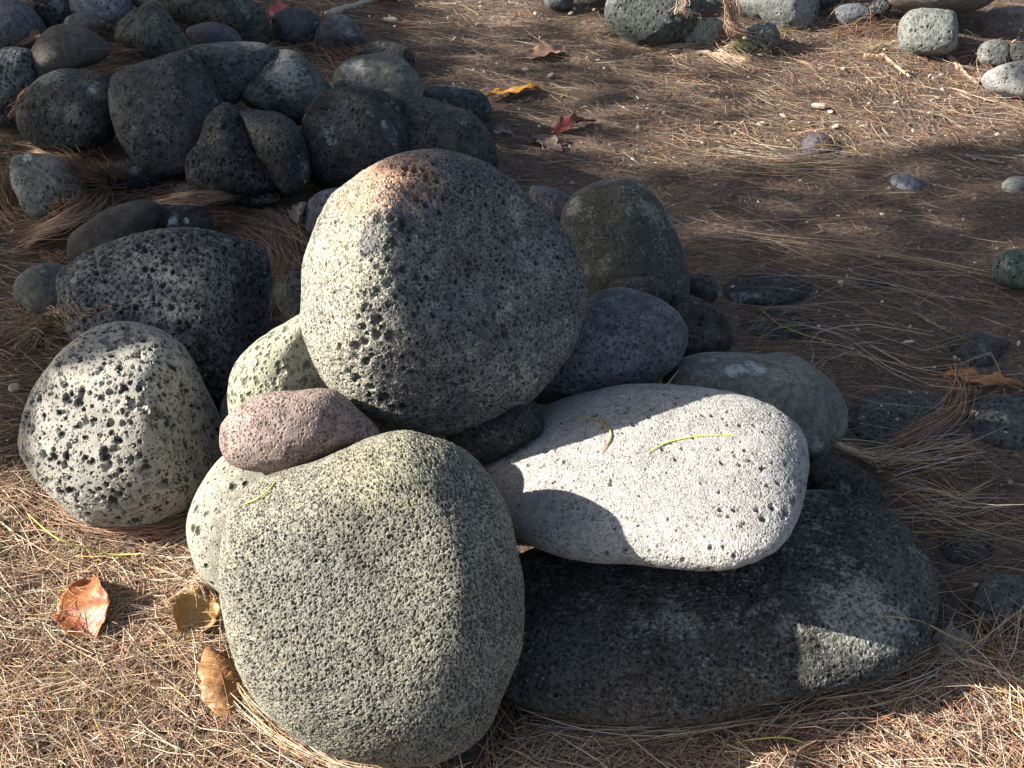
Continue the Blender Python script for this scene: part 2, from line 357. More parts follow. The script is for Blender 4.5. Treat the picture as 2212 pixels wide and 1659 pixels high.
rock('boulder', 'long dark boulder lying along the ground under the pale flat one at the right',
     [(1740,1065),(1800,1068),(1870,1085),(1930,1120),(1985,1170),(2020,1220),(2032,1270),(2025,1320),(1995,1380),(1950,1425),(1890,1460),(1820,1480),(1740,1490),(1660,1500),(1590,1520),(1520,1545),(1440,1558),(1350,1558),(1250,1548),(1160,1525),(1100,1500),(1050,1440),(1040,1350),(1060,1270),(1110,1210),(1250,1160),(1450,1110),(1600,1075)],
     'long_dark', PILE, D=1.95, T=.10, Tb=.11, p=2.2, N=116, tilt=(.0, -.8), planes=((.0, -.35, .9, .88), (.85, .2, .45, .97)), mid=.008, spots=((1860, 1330, .075, (.36, .365, .33), .75), (1950, 1250, .07, (.17, .175, .17), .4), (1250, 1400, .08, (.14, .145, .14), .4), (1350, 1552, .10, (.13, .10, .08), .6), (1600, 1515, .06, (.12, .095, .075), .6)))  # the brightest spot puts the sunlit patch into the stone's colour
rock('boulder', 'pointed pale pumice boulder riddled with large holes at the far left edge',
     [(270,690),(330,705),(370,730),(400,770),(430,830),(460,890),(475,940),(475,990),(460,1030),(425,1070),(390,1105),(330,1130),(260,1135),(200,1130),(150,1100),(100,1050),(65,1005),(50,970),(55,920),(75,860),(100,820),(130,780),(165,740),(205,705)],
     'pale_pumice', PILE, zb=.02, T=.16, Tb=.13, p=2.1, N=112, shift=(.22, .1), planes=((.93, .08, .30, .80), (-.30, .05, .9, .88), (-.1, .8, .5, .85)), mid=.01)
rock('boulder', 'rounded yellowish pale boulder behind and left of the topmost boulder',
     [(690,655),(640,685),(590,720),(540,760),(510,800),(498,840),(497,880),(505,915),(540,980),(640,1010),(740,980),(790,850),(770,720),(730,660)],
     'pale_green', PILE, D=2.12, T=.12, Tb=.12, N=90, planes=((.5, .0, .8, .85),), mid=.012, dent=((.55, -.12, .12, .10), (.3, -.28, .1, .05)))
rock('boulder', 'small pinkish oval stone wedged under the topmost boulder',
     [(477,940),(485,910),(520,875),(570,850),(640,843),(720,842),(780,890),(815,925),(812,945),(760,965),(700,995),(640,1018),(600,1022),(540,1018),(495,1000),(478,970)],
     'pink', PILE, D=1.90, T=.075, Tb=.07, N=84, planes=((.55, .1, .8, .86),), lumps=.03, mid=.006, cat='stone')
rock('boulder', 'smooth pale boulder with a few deep holes, mostly hidden behind the front egg shaped boulder',
     [(490,975),(452,1018),(425,1070),(410,1140),(412,1190),(430,1238),(470,1268),(520,1310),(600,1330),(680,1250),(680,1080),(620,990),(550,965)],
     'pale_pumice', PILE, D=1.98, T=.10, Tb=.10, N=96, pores=((44, .33, .010), (120, .3, .003), (220, .36, .0015)), dens=.4, A=(.31, .31, .265), B=(.26, .26, .22), mottle=.22, lumps=.03, mid=.005)
rock('boulder', 'blue grey pitted boulder tucked right of the topmost boulder',
     [(1265,650),(1290,632),(1330,621),(1370,625),(1420,645),(1460,675),(1482,710),(1483,740),(1465,780),(1430,815),(1380,840),(1320,855),(1260,866),(1210,872),(1160,872),(1130,850),(1120,790),(1150,720),(1220,680)],
     'blue_pitted', PILE, D=2.20, T=.10, N=96, shift=(.1, .1), planes=((.1, .7, .7, .88),), mid=.01,
     spots=((1240, 845, .018, (.45, .46, .5), .7), (1190, 745, .02, (.4, .41, .45), .4)))
rock('boulder', 'tall olive dark boulder standing behind the right of the pile',
     [(1340,385),(1380,395),(1410,420),(1440,460),(1465,510),(1482,560),(1490,600),(1488,640),(1460,700),(1350,730),(1260,720),(1215,640),(1208,560),(1210,480),(1235,425),(1280,395)],
     'olive', PILE, D=2.52, T=.11, N=92, shift=(-.1, .1), planes=((.6, .15, .75, .8), (-.3, .2, .9, .88)), mid=.012,
     spots=((1235, 445, .022, (.32, .33, .3), .6), (1455, 470, .02, (.3, .31, .32), .5)))
rock('stone', 'small bluish rough stone peeping out between the topmost and the olive boulder',
     [(1145,405),(1200,402),(1232,410),(1245,440),(1230,490),(1190,520),(1150,470)], 'blue', PILE, D=2.6, N=40, cat='stone')
rock('stone', 'dark low cap of a stone at the foot of the olive boulder', [(1320,612),(1370,600),(1420,603),(1450,625),(1440,670),(1370,690),(1310,660)], 'dark', PILE, D=2.36, N=36, cat='stone')
rock('stone', 'dark rough stone in deep shade right of the blue grey pitted boulder',
     [(1440,640),(1490,633),(1540,655),(1570,695),(1588,740),(1565,780),(1500,800),(1440,790),(1410,720)], 'dark', PILE, D=2.38, N=56, cat='stone')
rock('stone', 'small round dark stone just right of the olive boulder', [(1490,597),(1520,590),(1545,608),(1552,635),(1540,660),(1500,670),(1480,630)], 'dark', PILE, D=2.56, N=36, cat='stone')
rock('boulder', 'low grey green boulder with a white smear behind the pale flat boulder',
     [(1440,805),(1470,775),(1530,760),(1600,758),(1650,762),(1690,758),(1725,768),(1765,798),(1800,830),(1826,870),(1833,905),(1825,938),(1795,968),(1750,1000),(1600,1010),(1480,960),(1430,880)],
     'grey_green', PILE, D=2.22, T=.10, Tb=.2, N=96, shift=(-.15, .05), planes=((.0, .85, .5, .80), (.6, .0, .8, .88)), mid=.01,
     spots=((1585, 800, .022, (.42, .44, .48), .7), (1630, 795, .022, (.42, .44, .48), .7)))
rock('stone', 'dark stone in the shadowed gap between the topmost and the front boulder', [(960,930),(1040,905),(1130,860),(1190,870),(1180,930),(1080,990),(1000,1000)], 'dark', PILE, D=2.02, T=.05, N=40, cat='stone')
rock('stone', 'bluish stone sliver beside the pumice boulder and the yellowish one', [(480,860),(500,835),(540,850),(540,920),(500,930),(478,900)], 'blue', PILE, D=2.2, N=30, cat='stone')
rock('stone', 'dark stone behind the raised end of the long dark boulder',
     [(1745,1010),(1790,985),(1850,1005),(1895,1050),(1915,1095),(1880,1140),(1790,1130),(1740,1080)], 'dark', PILE, D=2.14, N=40, cat='stone')
rock('boulder', 'big black and grey speckled pumice boulder behind the pointed pale one at left',
     [(135,590),(150,568),(185,545),(230,525),(300,508),(380,498),(450,500),(520,518),(568,532),(586,570),(582,650),(580,750),(565,820),(520,860),(450,880),(350,880),(250,830),(180,750),(150,690),(138,640)],
     'dark_pitted', PILE, D=2.42, T=.14, Tb=.15, N=104, p=2.5, planes=((-.05, .12, 1, .80), (.9, .0, .45, .74), (-.4, .7, .55, .86)), mid=.010,
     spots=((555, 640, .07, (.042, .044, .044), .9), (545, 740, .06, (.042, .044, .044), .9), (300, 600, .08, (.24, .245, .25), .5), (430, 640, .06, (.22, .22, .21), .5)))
rock('stone', 'dark stone showing left of the topmost boulder under a hanging tuft', [(592,625),(625,592),(665,588),(700,620),(700,680),(640,700),(600,675)], 'dark_green', PILE, D=2.3, N=40, cat='stone')

# --- heap at the upper left
rock('boulder', 'blue grey boulder with one sunlit corner in the extreme upper left', [(-60,30),(0,3),(45,2),(75,25),(92,60),(85,90),(40,108),(0,115),(-60,110)], 'blue', LEFT, zb=.05, N=44)
rock('boulder', 'dark pitted boulder at the top edge, second from the left corner', [(55,-40),(110,-60),(160,-20),(155,30),(120,62),(80,50),(60,10)], 'dark_pitted', LEFT, zb=.05, N=40)
rock('boulder', 'pale bluish boulder at the top edge above the small grey wedge', [(150,-30),(210,-55),(270,-20),(288,20),(262,45),(225,55),(170,45),(150,15)], 'blue', LEFT, zb=.06, N=40, A=(.2, .21, .24), B=(.13, .14, .17))
rock('stone', 'small grey wedge stone leaning over the brown egg shaped stone', [(138,50),(150,32),(180,26),(210,38),(232,58),(200,80),(160,75),(140,65)], 'grey', LEFT, zb=.09, N=32, cat='stone')
rock('boulder', 'brown grey egg shaped boulder with a paler left end', [(63,155),(66,120),(90,80),(125,56),(160,54),(205,70),(238,95),(236,115),(210,132),(160,150),(110,170),(80,173)], 'brown', LEFT, zb=.11, N=64,
     A=(.12, .11, .10), B=(.07, .065, .06), spots=((95, 115, .03, (.3, .27, .23), .5),), speck=.6)  # pale spot paints sunlight onto the left end
rock('boulder', 'dark pyramid shaped boulder with a pointed top in the upper left heap', [(250,70),(262,45),(290,25),(325,4),(350,15),(385,55),(412,95),(405,118),(370,128),(320,125),(285,105),(252,90)], 'dark_green', LEFT, zb=.09, N=60,
     planes=((.7, .1, .6, .75), (-.4, .3, .8, .8)), A=(.09, .10, .095), B=(.055, .06, .058))
rock('stone', 'pinkish stone showing behind the left of the pyramid shaped boulder', [(242,52),(270,30),(300,18),(310,40),(280,65),(250,70)], 'pinkish', LEFT, D=3.45, N=28, cat='stone')
rock('boulder', 'long dark greenish boulder along the top edge with a pale upper side', [(270,-15),(330,-45),(430,-40),(510,-22),(555,5),(580,35),(578,60),(555,74),(500,70),(430,55),(360,35),(300,15)], 'dark_green', LEFT, zb=.05, N=60, spots=((320, -10, .08, (.24, .27, .2), .5),))
rock('stone', 'purple grey smooth stone below the long dark boulder', [(402,70),(420,54),(455,48),(490,54),(515,72),(525,92),(480,105),(430,98)], 'purple', LEFT, zb=.06, N=40, cat='stone')
rock('stone', 'small dark stone right of the purple grey one', [(515,78),(535,68),(565,72),(580,88),(570,105),(530,108)], 'dark', LEFT, zb=.02, N=28, cat='stone')
rock('boulder', 'dark blue grey stone beneath the red leaf at the top', [(583,45),(600,22),(640,17),(675,28),(695,52),(690,80),(655,95),(615,90),(588,72)], 'blue', LEFT, zb=.01, N=44, A=(.085, .09, .105), B=(.06, .065, .075))
rock('boulder', 'domed blue grey stone standing clear at the right of the heap near the top', [(677,85),(690,55),(712,36),(738,32),(765,45),(783,72),(787,95),(760,108),(715,108),(682,100)], 'blue', LEFT, zb=.01, N=48)
rock('boulder', 'grey pitted boulder cut by the left edge above the orange needles', [(-60,130),(0,105),(45,102),(75,115),(82,160),(70,210),(30,260),(-20,275),(-60,240)], 'dark_pitted', LEFT, zb=.04, N=56, A=(.17, .18, .19), B=(.09, .095, .10))
rock('boulder', 'large egg shaped boulder with a pale rim in the left heap', [(40,255),(45,220),(70,190),(110,158),(150,146),(200,152),(238,165),(250,200),(245,260),(225,300),(170,322),(110,327),(70,310),(45,285)], 'dark_green', LEFT, zb=.05, N=76,
     planes=((.05, .75, .6, .82),), spots=((110, 165, .035, (.33, .35, .29), .6), (205, 195, .012, (.5, .52, .58), .7), (160, 240, .025, (.24, .26, .26), .4)))
rock('boulder', 'massive dark angular boulder with a sharp ridge in the middle of the left heap', [(242,190),(255,165),(300,140),(350,120),(405,102),(430,125),(450,165),(470,200),(485,240),(470,300),(430,345),(400,375),(330,380),(285,340),(255,290),(243,240)], 'dark', LEFT, zb=.03, N=84,
     planes=((.85, .25, .45, .72), (-.2, .25, .9, .82), (-.1, .85, .5, .86), (.1, -.5, .8, .86)), A=(.045, .048, .052), B=(.075, .08, .085), p=2.5, spots=((408, 125, .012, (.22, .26, .24), .6),))
rock('boulder', 'dark bluish block behind the ridge of the massive angular boulder', [(405,112),(440,94),(510,89),(570,94),(595,112),(585,150),(540,195),(490,230),(440,215),(410,160)], 'dark', LEFT, zb=.10, N=56, A=(.06, .064, .075), B=(.09, .095, .11), planes=((.0, .8, .6, .8),))
rock('boulder', 'pale crusted greenish boulder strewn with needles in the left heap', [(515,185),(530,150),(560,125),(600,110),(640,112),(670,135),(700,165),(717,195),(700,230),(680,262),(640,270),(590,250),(545,235),(522,215)], 'green', LEFT, zb=.07, N=72,
     A=(.13, .14, .136), B=(.055, .058, .056), planes=((-.5, .5, .7, .8), (.7, .1, .6, .85)), spots=((620, 160, .05, (.29, .31, .30), .8), (560, 215, .035, (.25, .28, .24), .65)))
rock('boulder', 'pointed dark boulder full of small holes in front of the massive angular one', [(405,345),(430,310),(445,265),(470,235),(495,223),(520,250),(560,300),(600,350),(605,400),(560,425),(480,430),(420,415),(405,385)], 'dark_pitted', LEFT, zb=.03, N=72,
     A=(.06, .062, .068), B=(.04, .042, .046), speck=.3, planes=((.65, .3, .65, .78), (-.4, .1, .9, .85)))
rock('boulder', 'smooth black sloping boulder between the pointed one and the big round one', [(520,235),(560,230),(600,240),(640,270),(665,330),(665,390),(620,420),(580,380),(545,310)], 'dark', LEFT, zb=.05, N=44, A=(.032, .034, .035), B=(.045, .048, .05))
rock('stone', 'weathered greenish grey block at the left edge half buried in needles', [(32,350),(60,333),(100,336),(150,350),(178,385),(172,430),(135,470),(90,480),(60,462),(48,430),(33,395)], 'green', LEFT, zb=.01, N=68, p=3.4,
     A=(.165, .172, .163), B=(.12, .126, .12), lump=.002, planes=((-.1, .3, .9, .85), (.8, .2, .5, .85)), spots=((60, 340, .012, (.5, .55, .52), .8),), cat='stone')
rock('stone', 'little pale wedge stone at the foot of the pointed holed boulder', [(370,425),(380,408),(400,396),(416,405),(416,430),(395,438)], 'green', LEFT, zb=.005, N=24, cat='stone')
rock('stone', 'small pitted stone capped by an arched tuft of needles', [(503,425),(512,400),(540,388),(575,392),(600,412),(602,435),(560,445),(520,442)], 'dark_pitted', LEFT, zb=.01, N=40, A=(.13, .14, .14), B=(.07, .075, .075), cat='stone')
rock('stone', 'dark low stone under the massive angular boulder', [(205,370),(240,350),(290,345),(330,360),(350,390),(310,415),(240,405)], 'dark', LEFT, zb=.0, N=36, cat='stone')
rock('boulder', 'smooth brown elongated stone resting above the speckled pumice boulder', [(147,545),(155,510),(185,480),(225,450),(270,432),(315,430),(342,442),(335,475),(310,510),(290,545),(240,575),(180,590),(152,575)], 'brown', LEFT, zb=.015, N=64, cat='stone')
rock('stone', 'small black rough stone dotted with white lichen beside the brown elongated one', [(322,478),(330,452),(355,440),(400,438),(440,446),(457,470),(455,505),(400,520),(335,515)], 'dark', LEFT, zb=.03, N=56, cat='stone', mid=.02,
     spots=((375, 476, .010, (.6, .63, .68), .9), (403, 478, .007, (.55, .58, .62), .8)), pores=((60, .3, .005),), speck=.5)
rock('stone', 'low grey stone at the left edge under a yellow needle', [(30,632),(40,600),(75,575),(115,568),(155,575),(172,610),(150,650),(110,672),(60,680),(38,660)], 'grey_green', LEFT, zb=.01, N=48, cat='stone')
rock('boulder', 'big rounded black boulder in the centre of the upper left heap', [(650,300),(660,250),(685,212),(730,192),(790,190),(840,205),(875,235),(890,290),(885,345),(860,385),(790,405),(710,400),(670,380),(652,345)], 'dark', LEFT, zb=.03, N=80,
     planes=((-.2, .3, .9, .85), (.7, .2, .6, .82)), spots=((832, 270, .012, (.4, .42, .47), .8), (800, 245, .01, (.3, .31, .34), .5), (730, 240, .03, (.13, .14, .15), .5)))
rock('boulder', 'black sloping boulder right behind the big rounded one', [(850,215),(890,205),(950,215),(1010,240),(1050,275),(1075,330),(1070,370),(1000,400),(910,400),(870,350),(850,280)], 'dark', LEFT, zb=.02, N=64, A=(.034, .037, .038), B=(.055, .06, .06),
     planes=((.2, .8, .5, .82),))
rock('boulder', 'pale lichen capped grey boulder above the big rounded black one', [(717,190),(722,160),(745,132),(790,115),(835,112),(875,130),(905,165),(915,200),(900,230),(840,235),(770,225),(725,212)], 'grey_green', LEFT, zb=.07, N=68,
     A=(.15, .155, .14), B=(.09, .095, .085), planes=((-.1, .8, .6, .8),), spots=((765, 145, .028, (.45, .46, .45), .8), (770, 172, .035, (.32, .30, .27), .7)))
rock('stone', 'dark green mossy stone behind the lichen capped boulder', [(770,105),(800,88),(845,88),(880,100),(897,130),(880,150),(830,140),(785,130)], 'dark_green', LEFT, zb=.02, N=40, cat='stone')
rock('stone', 'flat black stone touching the orange yellow leaf', [(880,215),(900,190),(950,180),(1010,186),(1048,205),(1062,235),(1055,262),(1000,272),(930,255),(890,240)], 'dark', LEFT, zb=.02, N=48, A=(.045, .052, .056), B=(.06, .068, .072), cat='stone', planes=((.0, .8, .6, .75),))
rock('stone', 'dark brownish stone between the flat black stone and the black sloping boulder', [(800,230),(830,190),(880,200),(920,225),(935,260),(900,290),(840,280)], 'brown', LEFT, D=3.05, N=36, cat='stone', A=(.05, .05, .048), B=(.04, .04, .04))
rock('stone', 'bluish stone under needles just behind the topmost boulder', [(655,470),(670,430),(710,405),(760,402),(790,430),(780,480),(720,510),(670,505)], 'blue', LEFT, zb=.015, N=44, A=(.16, .165, .195), B=(.11, .115, .14), cat='stone')

# --- row at the upper right
rock('stone', 'small grey stone at the top edge, leftmost of the right hand row', [(1172,-10),(1195,-25),(1230,-20),(1242,0),(1225,18),(1195,18),(1178,8)], 'blue', WALL, zb=.01, N=28, cat='stone', A=(.18,.19,.2), B=(.13,.14,.15))
rock('stone', 'dark slab lying over the top edge of the right hand row', [(1235,-30),(1340,-50),(1470,-30),(1480,-5),(1440,6),(1370,12),(1290,12),(1242,0)], 'dark_green', WALL, D=3.75, T=.06, N=36, cat='stone')
rock('boulder', 'big smooth dark boulder under the slab in the right hand row', [(1305,30),(1320,-10),(1400,-30),(1480,-10),(1505,25),(1500,60),(1470,85),(1430,98),(1390,98),(1350,80),(1320,55)], 'dark', WALL, zb=.01, N=52, A=(.06,.068,.066), B=(.075,.085,.082), planes=((-.1, .2, .9, .8),))
rock('stone', 'grey green stone leaning behind the hanging tuft', [(1455,5),(1480,-25),(1530,-30),(1565,0),(1562,35),(1530,48),(1490,38),(1462,25)], 'green', WALL, D=3.82, N=36, cat='stone')
rock('stone', 'light green low stone left of the hanging orange tuft', [(1462,78),(1480,52),(1515,40),(1555,44),(1572,65),(1565,90),(1530,102),(1480,98)], 'green', WALL, zb=.0, N=44, cat='stone', A=(.2,.24,.2), B=(.15,.18,.155))
rock('boulder', 'large light grey boulder with a broken rough side in the right hand row', [(1578,-20),(1600,-60),(1680,-80),(1750,-50),(1778,-10),(1775,40),(1755,70),(1715,76),(1670,60),(1625,38),(1592,15)], 'grey_light', WALL, D=3.72, N=72,
     planes=((.75, -.1, .6, .72), (-.3, .2, .9, .85)), mid=.02)
rock('stone', 'round grey stone under the large broken sided boulder', [(1603,80),(1612,55),(1640,45),(1668,52),(1685,75),(1682,98),(1655,106),(1622,100)], 'green', WALL, zb=.01, N=40, cat='stone', A=(.13,.145,.14), B=(.09,.10,.095))
rock('stone', 'mossy yellow green stone at the foot of the round grey one', [(1575,98),(1590,84),(1615,85),(1640,100),(1632,116),(1600,118),(1580,112)], 'moss', WALL, zb=.0, N=28, cat='stone')
rock('boulder', 'shaded dark boulder between the broken sided one and the blue grey stone', [(1740,-20),(1790,-50),(1850,-30),(1870,10),(1840,50),(1790,62),(1750,40)], 'dark', WALL, D=3.78, N=36)
rock('stone', 'blue grey low stone behind the orange needle mat', [(1795,32),(1812,14),(1845,8),(1875,18),(1886,36),(1875,52),(1840,58),(1805,52)], 'blue', WALL, zb=.005, N=40, cat='stone', A=(.16,.17,.19), B=(.11,.12,.14))
rock('stone', 'little dark stone right above the blue grey low stone', [(1880,15),(1892,-2),(1915,-5),(1928,12),(1918,30),(1895,32)], 'dark_pitted', WALL, zb=.02, N=24, cat='stone')
rock('boulder', 'wide pinkish grey slab over the squarish stone at the top edge', [(1920,-10),(1960,-50),(2060,-60),(2140,-30),(2150,0),(2110,18),(2050,26),(1980,20),(1935,8)], 'pinkish', WALL, D=3.66, T=.10, N=48)
rock('boulder', 'squarish grey green stone standing under the slab in the right hand row', [(1950,85),(1952,40),(1968,22),(2010,18),(2055,26),(2076,50),(2075,90),(2055,112),(2025,120),(1985,115),(1958,102)], 'green', WALL, zb=.01, N=64, p=3.2,
     A=(.2,.213,.2), B=(.16,.17,.16), planes=((.9, .0, .45, .78), (-.2, .15, 1, .85), (0, .85, .5, .88)), cat='stone')
rock('boulder', 'brownish rough boulder at the right edge of the stone row', [(2118,45),(2140,22),(2190,15),(2250,25),(2260,70),(2230,95),(2190,97),(2150,88),(2125,70)], 'pinkish', WALL, D=3.72, N=52, planes=((-.4,.3,.8,.8),))
rock('boulder', 'shaded boulder behind the brownish one in the right corner', [(2120,10),(2150,-30),(2220,-40),(2260,0),(2240,40),(2160,40)], 'dark', WALL, D=3.9, N=32)
rock('stone', 'small brown grey stone low between squarish stone and right edge', [(2112,112),(2125,92),(2155,86),(2185,98),(2192,122),(2175,142),(2140,140),(2118,130)], 'grey', WALL, zb=.01, N=40, cat='stone')
rock('stone', 'dark stone at the right edge above the smooth pale one', [(2178,105),(2200,92),(2250,95),(2250,135),(2215,140),(2190,128)], 'dark', WALL, zb=.02, N=28, cat='stone')
rock('boulder', 'smooth pale ovoid stone at the right edge in front of the row', [(2124,165),(2145,148),(2190,134),(2250,130),(2290,160),(2270,205),(2230,215),(2180,205),(2140,188)], 'grey_light', WALL, zb=.01, N=60, A=(.34,.34,.335), B=(.28,.28,.28), lumps=.02, cat='stone')

# --- stones in the litter on the right
def sunk(label, poly, kind, h, **k): return rock('sunken_stone', label, poly, kind, SUNK, flat=h, N=k.pop('N', 44), cat='stone', p=k.pop('p', 2.6), lumps=.015, mid=.004, **k)
sunk('flat dark oval stone set in the ground just right of the pile', [(1832,905),(1850,870),(1900,848),(1960,843),(2020,853),(2058,882),(2064,925),(2040,960),(1980,975),(1910,968),(1860,945)], 'dark', .022, A=(.05,.054,.058), B=(.07,.075,.08))
sunk('flat dark oval stone cut by the right edge beneath the orange brown leaf', [(2090,885),(2130,860),(2190,852),(2250,862),(2280,900),(2250,950),(2190,966),(2130,950),(2098,920)], 'dark', .022, A=(.05,.054,.058), B=(.07,.075,.08), lichen=.2)
sunk('triangular dark stone among needles above the two flat oval ones', [(2045,735),(2080,720),(2140,722),(2182,735),(2165,760),(2140,785),(2100,785),(2062,762)], 'dark', .018)
sunk('dark stone at the right edge level with the end of the long boulder', [(2095,1310),(2100,1275),(2130,1252),(2190,1252),(2240,1270),(2250,1330),(2200,1370),(2150,1365),(2112,1342)], 'dark_green', .05, N=48, A=(.06,.066,.068), B=(.08,.088,.09), p=2.2)
sunk('flat black stone in the shadow behind the pile', [(1560,620),(1590,597),(1650,590),(1715,595),(1752,612),(1740,640),(1690,655),(1620,655),(1575,645)], 'dark', .012, A=(.035,.038,.045), B=(.045,.048,.055))
sunk('black stone barely showing through the needles near the small round dark one', [(1600,690),(1650,668),(1720,672),(1760,695),(1730,725),(1660,730),(1610,715)], 'dark', .010)
sunk('dark stone hidden under needles right of the long boulder', [(2030,1165),(2070,1140),(2130,1150),(2150,1180),(2120,1215),(2060,1210),(2035,1190)], 'dark', .018)
rock('stone', 'rounded green stone at the right edge halfway up', [(2148,580),(2160,552),(2195,537),(2240,538),(2270,570),(2260,610),(2215,626),(2175,618),(2152,602)], 'green', SUNK, zb=.01, N=52, cat='stone', A=(.11,.16,.13), B=(.07,.10,.085))
sunk('small dark stone at the edge of the sunlit strip', [(1733,305),(1750,292),(1780,292),(1803,305),(1800,320),(1765,324),(1740,318)], 'purple', .03, N=28, p=2.2)
sunk('small bluish flat stone alone in the needle mat', [(1922,382),(1940,377),(1965,380),(1990,395),(1985,405),(1955,406),(1930,396)], 'blue', .015, N=28, A=(.2,.21,.25), B=(.15,.16,.19))
sunk('narrow dark stone half sunk above the white chips', [(1850,604),(1870,597),(1905,600),(1925,612),(1900,620),(1865,616)], 'dark', .012, N=24)
sunk('small pale stone at the right edge among needles', [(2165,396),(2185,384),(2225,384),(2230,402),(2200,412),(2172,408)], 'grey_light', .02, N=24, p=2.2)
sunk('grey stone cut off by the bottom edge', [(1615,1668),(1640,1652),(1690,1650),(1725,1668),(1715,1700),(1660,1715),(1625,1695)], 'grey', .03, N=36, p=2.2)
rock('stone', 'small dark stone in needles left of the pumice boulder', [(52,735),(70,715),(95,712),(105,728),(90,745),(65,750)], 'dark', SUNK, zb=.0, N=24, cat='stone')['group'] = LEFT
sunk('grey blue stone bit at the lower left edge in the sunlit needles', [(-5,1112),(20,1100),(50,1105),(62,1122),(40,1140),(5,1138)], 'blue', .012, N=24)['group'] = LEFT

# ------------------------------------------------------------------ ground
m, nt, b, out = new_mat('litter_soil'); g = NB(nt)
tc = g.n('ShaderNodeTexCoord').outputs['Object']
mp = g.n('ShaderNodeMapping'); g.l(tc, mp.inputs[0]); mp.inputs['Scale'].default_value = (.22, 1, 1)
f1 = g.noise(mp.outputs[0], 330, 4, .7, .6); f2 = g.noise(tc, 60, 4, .65); f3 = g.noise(tc, 7, 3)
c = g.mix(g.ramp(f1, .38, .62), (.055, .040, .033), (.25, .185, .15)); c = g.mix(g.ramp(f2, .45, .7, 0, .6), c, (.11, .088, .07))
c = g.mix(g.ramp(f3, .4, .65, 0, .5), c, (.075, .055, .045)); g.l(c, b.inputs['Base Color']); b.inputs['Roughness'].default_value = .95
b.inputs['Specular IOR Level'].default_value = .2
dn = g.n('ShaderNodeDisplacement'); g.put(dn.inputs['Height'], g.math('ADD', g.math('MULTIPLY', f1, .006), g.math('MULTIPLY', f2, .012))); dn.inputs['Scale'].default_value = 1
g.l(dn.outputs[0], out.inputs['Displacement']); SOIL = m
n = 260; u = np.linspace(-1, 1, n)
gx = 1.9 * u + 60 * u ** 9 * np.abs(u) ** 6; gy = 2.4 + 2.1 * u + 60 * u ** 9 * np.abs(u) ** 6
GX, GY = np.meshgrid(gx, gy, indexing='ij')
GZ = gh(GX.ravel(), GY.ravel()); idx = np.arange(n * n).reshape(n, n)
Fq = np.stack([idx[:-1, :-1], idx[1:, :-1], idx[1:, 1:], idx[:-1, 1:]], -1).reshape(-1, 4)
tag(mesh_obj('ground', np.stack([GX.ravel(), GY.ravel(), GZ], 1), Fq, SOIL), kind='structure')

# ------------------------------------------------------------------ height field of ground + rocks
HX0, HX1, HY0, HY1, HS = -2.2, 2.6, .7, 4.8, .006
nx, ny = int((HX1 - HX0) / HS), int((HY1 - HY0) / HS)
XX, YY = np.meshgrid(HX0 + (np.arange(nx) + .5) * HS, HY0 + (np.arange(ny) + .5) * HS, indexing='ij')
GF = gh(XX.ravel(), YY.ravel()).reshape(nx, ny); HF = GF.copy()
for V, N, lb in ROCKS:
    i = ((V[:, 0] - HX0) / HS).astype(int); j = ((V[:, 1] - HY0) / HS).astype(int)
    ok = (i > 0) & (i < nx - 1) & (j > 0) & (j < ny - 1)
    if not ok.any(): continue
    i0, i1, j0, j1 = i[ok].min(), i[ok].max() + 1, j[ok].min(), j[ok].max() + 1
    A = np.full((i1 - i0 + 2, j1 - j0 + 2), -9.0); np.maximum.at(A, (i[ok] - i0, j[ok] - j0), V[ok, 2])
    for _ in range(3):
        B = A.copy()
        for dx, dy in ((1, 0), (-1, 0), (0, 1), (0, -1)):
            B = np.maximum(B, np.where(A < -5, np.roll(A, (dx, dy), (0, 1)), -9))
        A = np.where(A < -5, B, A)
    A = A[:i1 - i0, :j1 - j0]
    HF[i0:i1, j0:j1] = np.maximum(HF[i0:i1, j0:j1], A)
def hf(x, y, F=None):
    F = HF if F is None else F
    fx = np.clip((x - HX0) / HS - .5, 0, nx - 1.001); fy = np.clip((y - HY0) / HS - .5, 0, ny - 1.001)
    i = fx.astype(int); j = fy.astype(int); a = fx - i; b_ = fy - j
    return F[i, j] * (1 - a) * (1 - b_) + F[i + 1, j] * a * (1 - b_) + F[i, j + 1] * (1 - a) * b_ + F[i + 1, j + 1] * a * b_

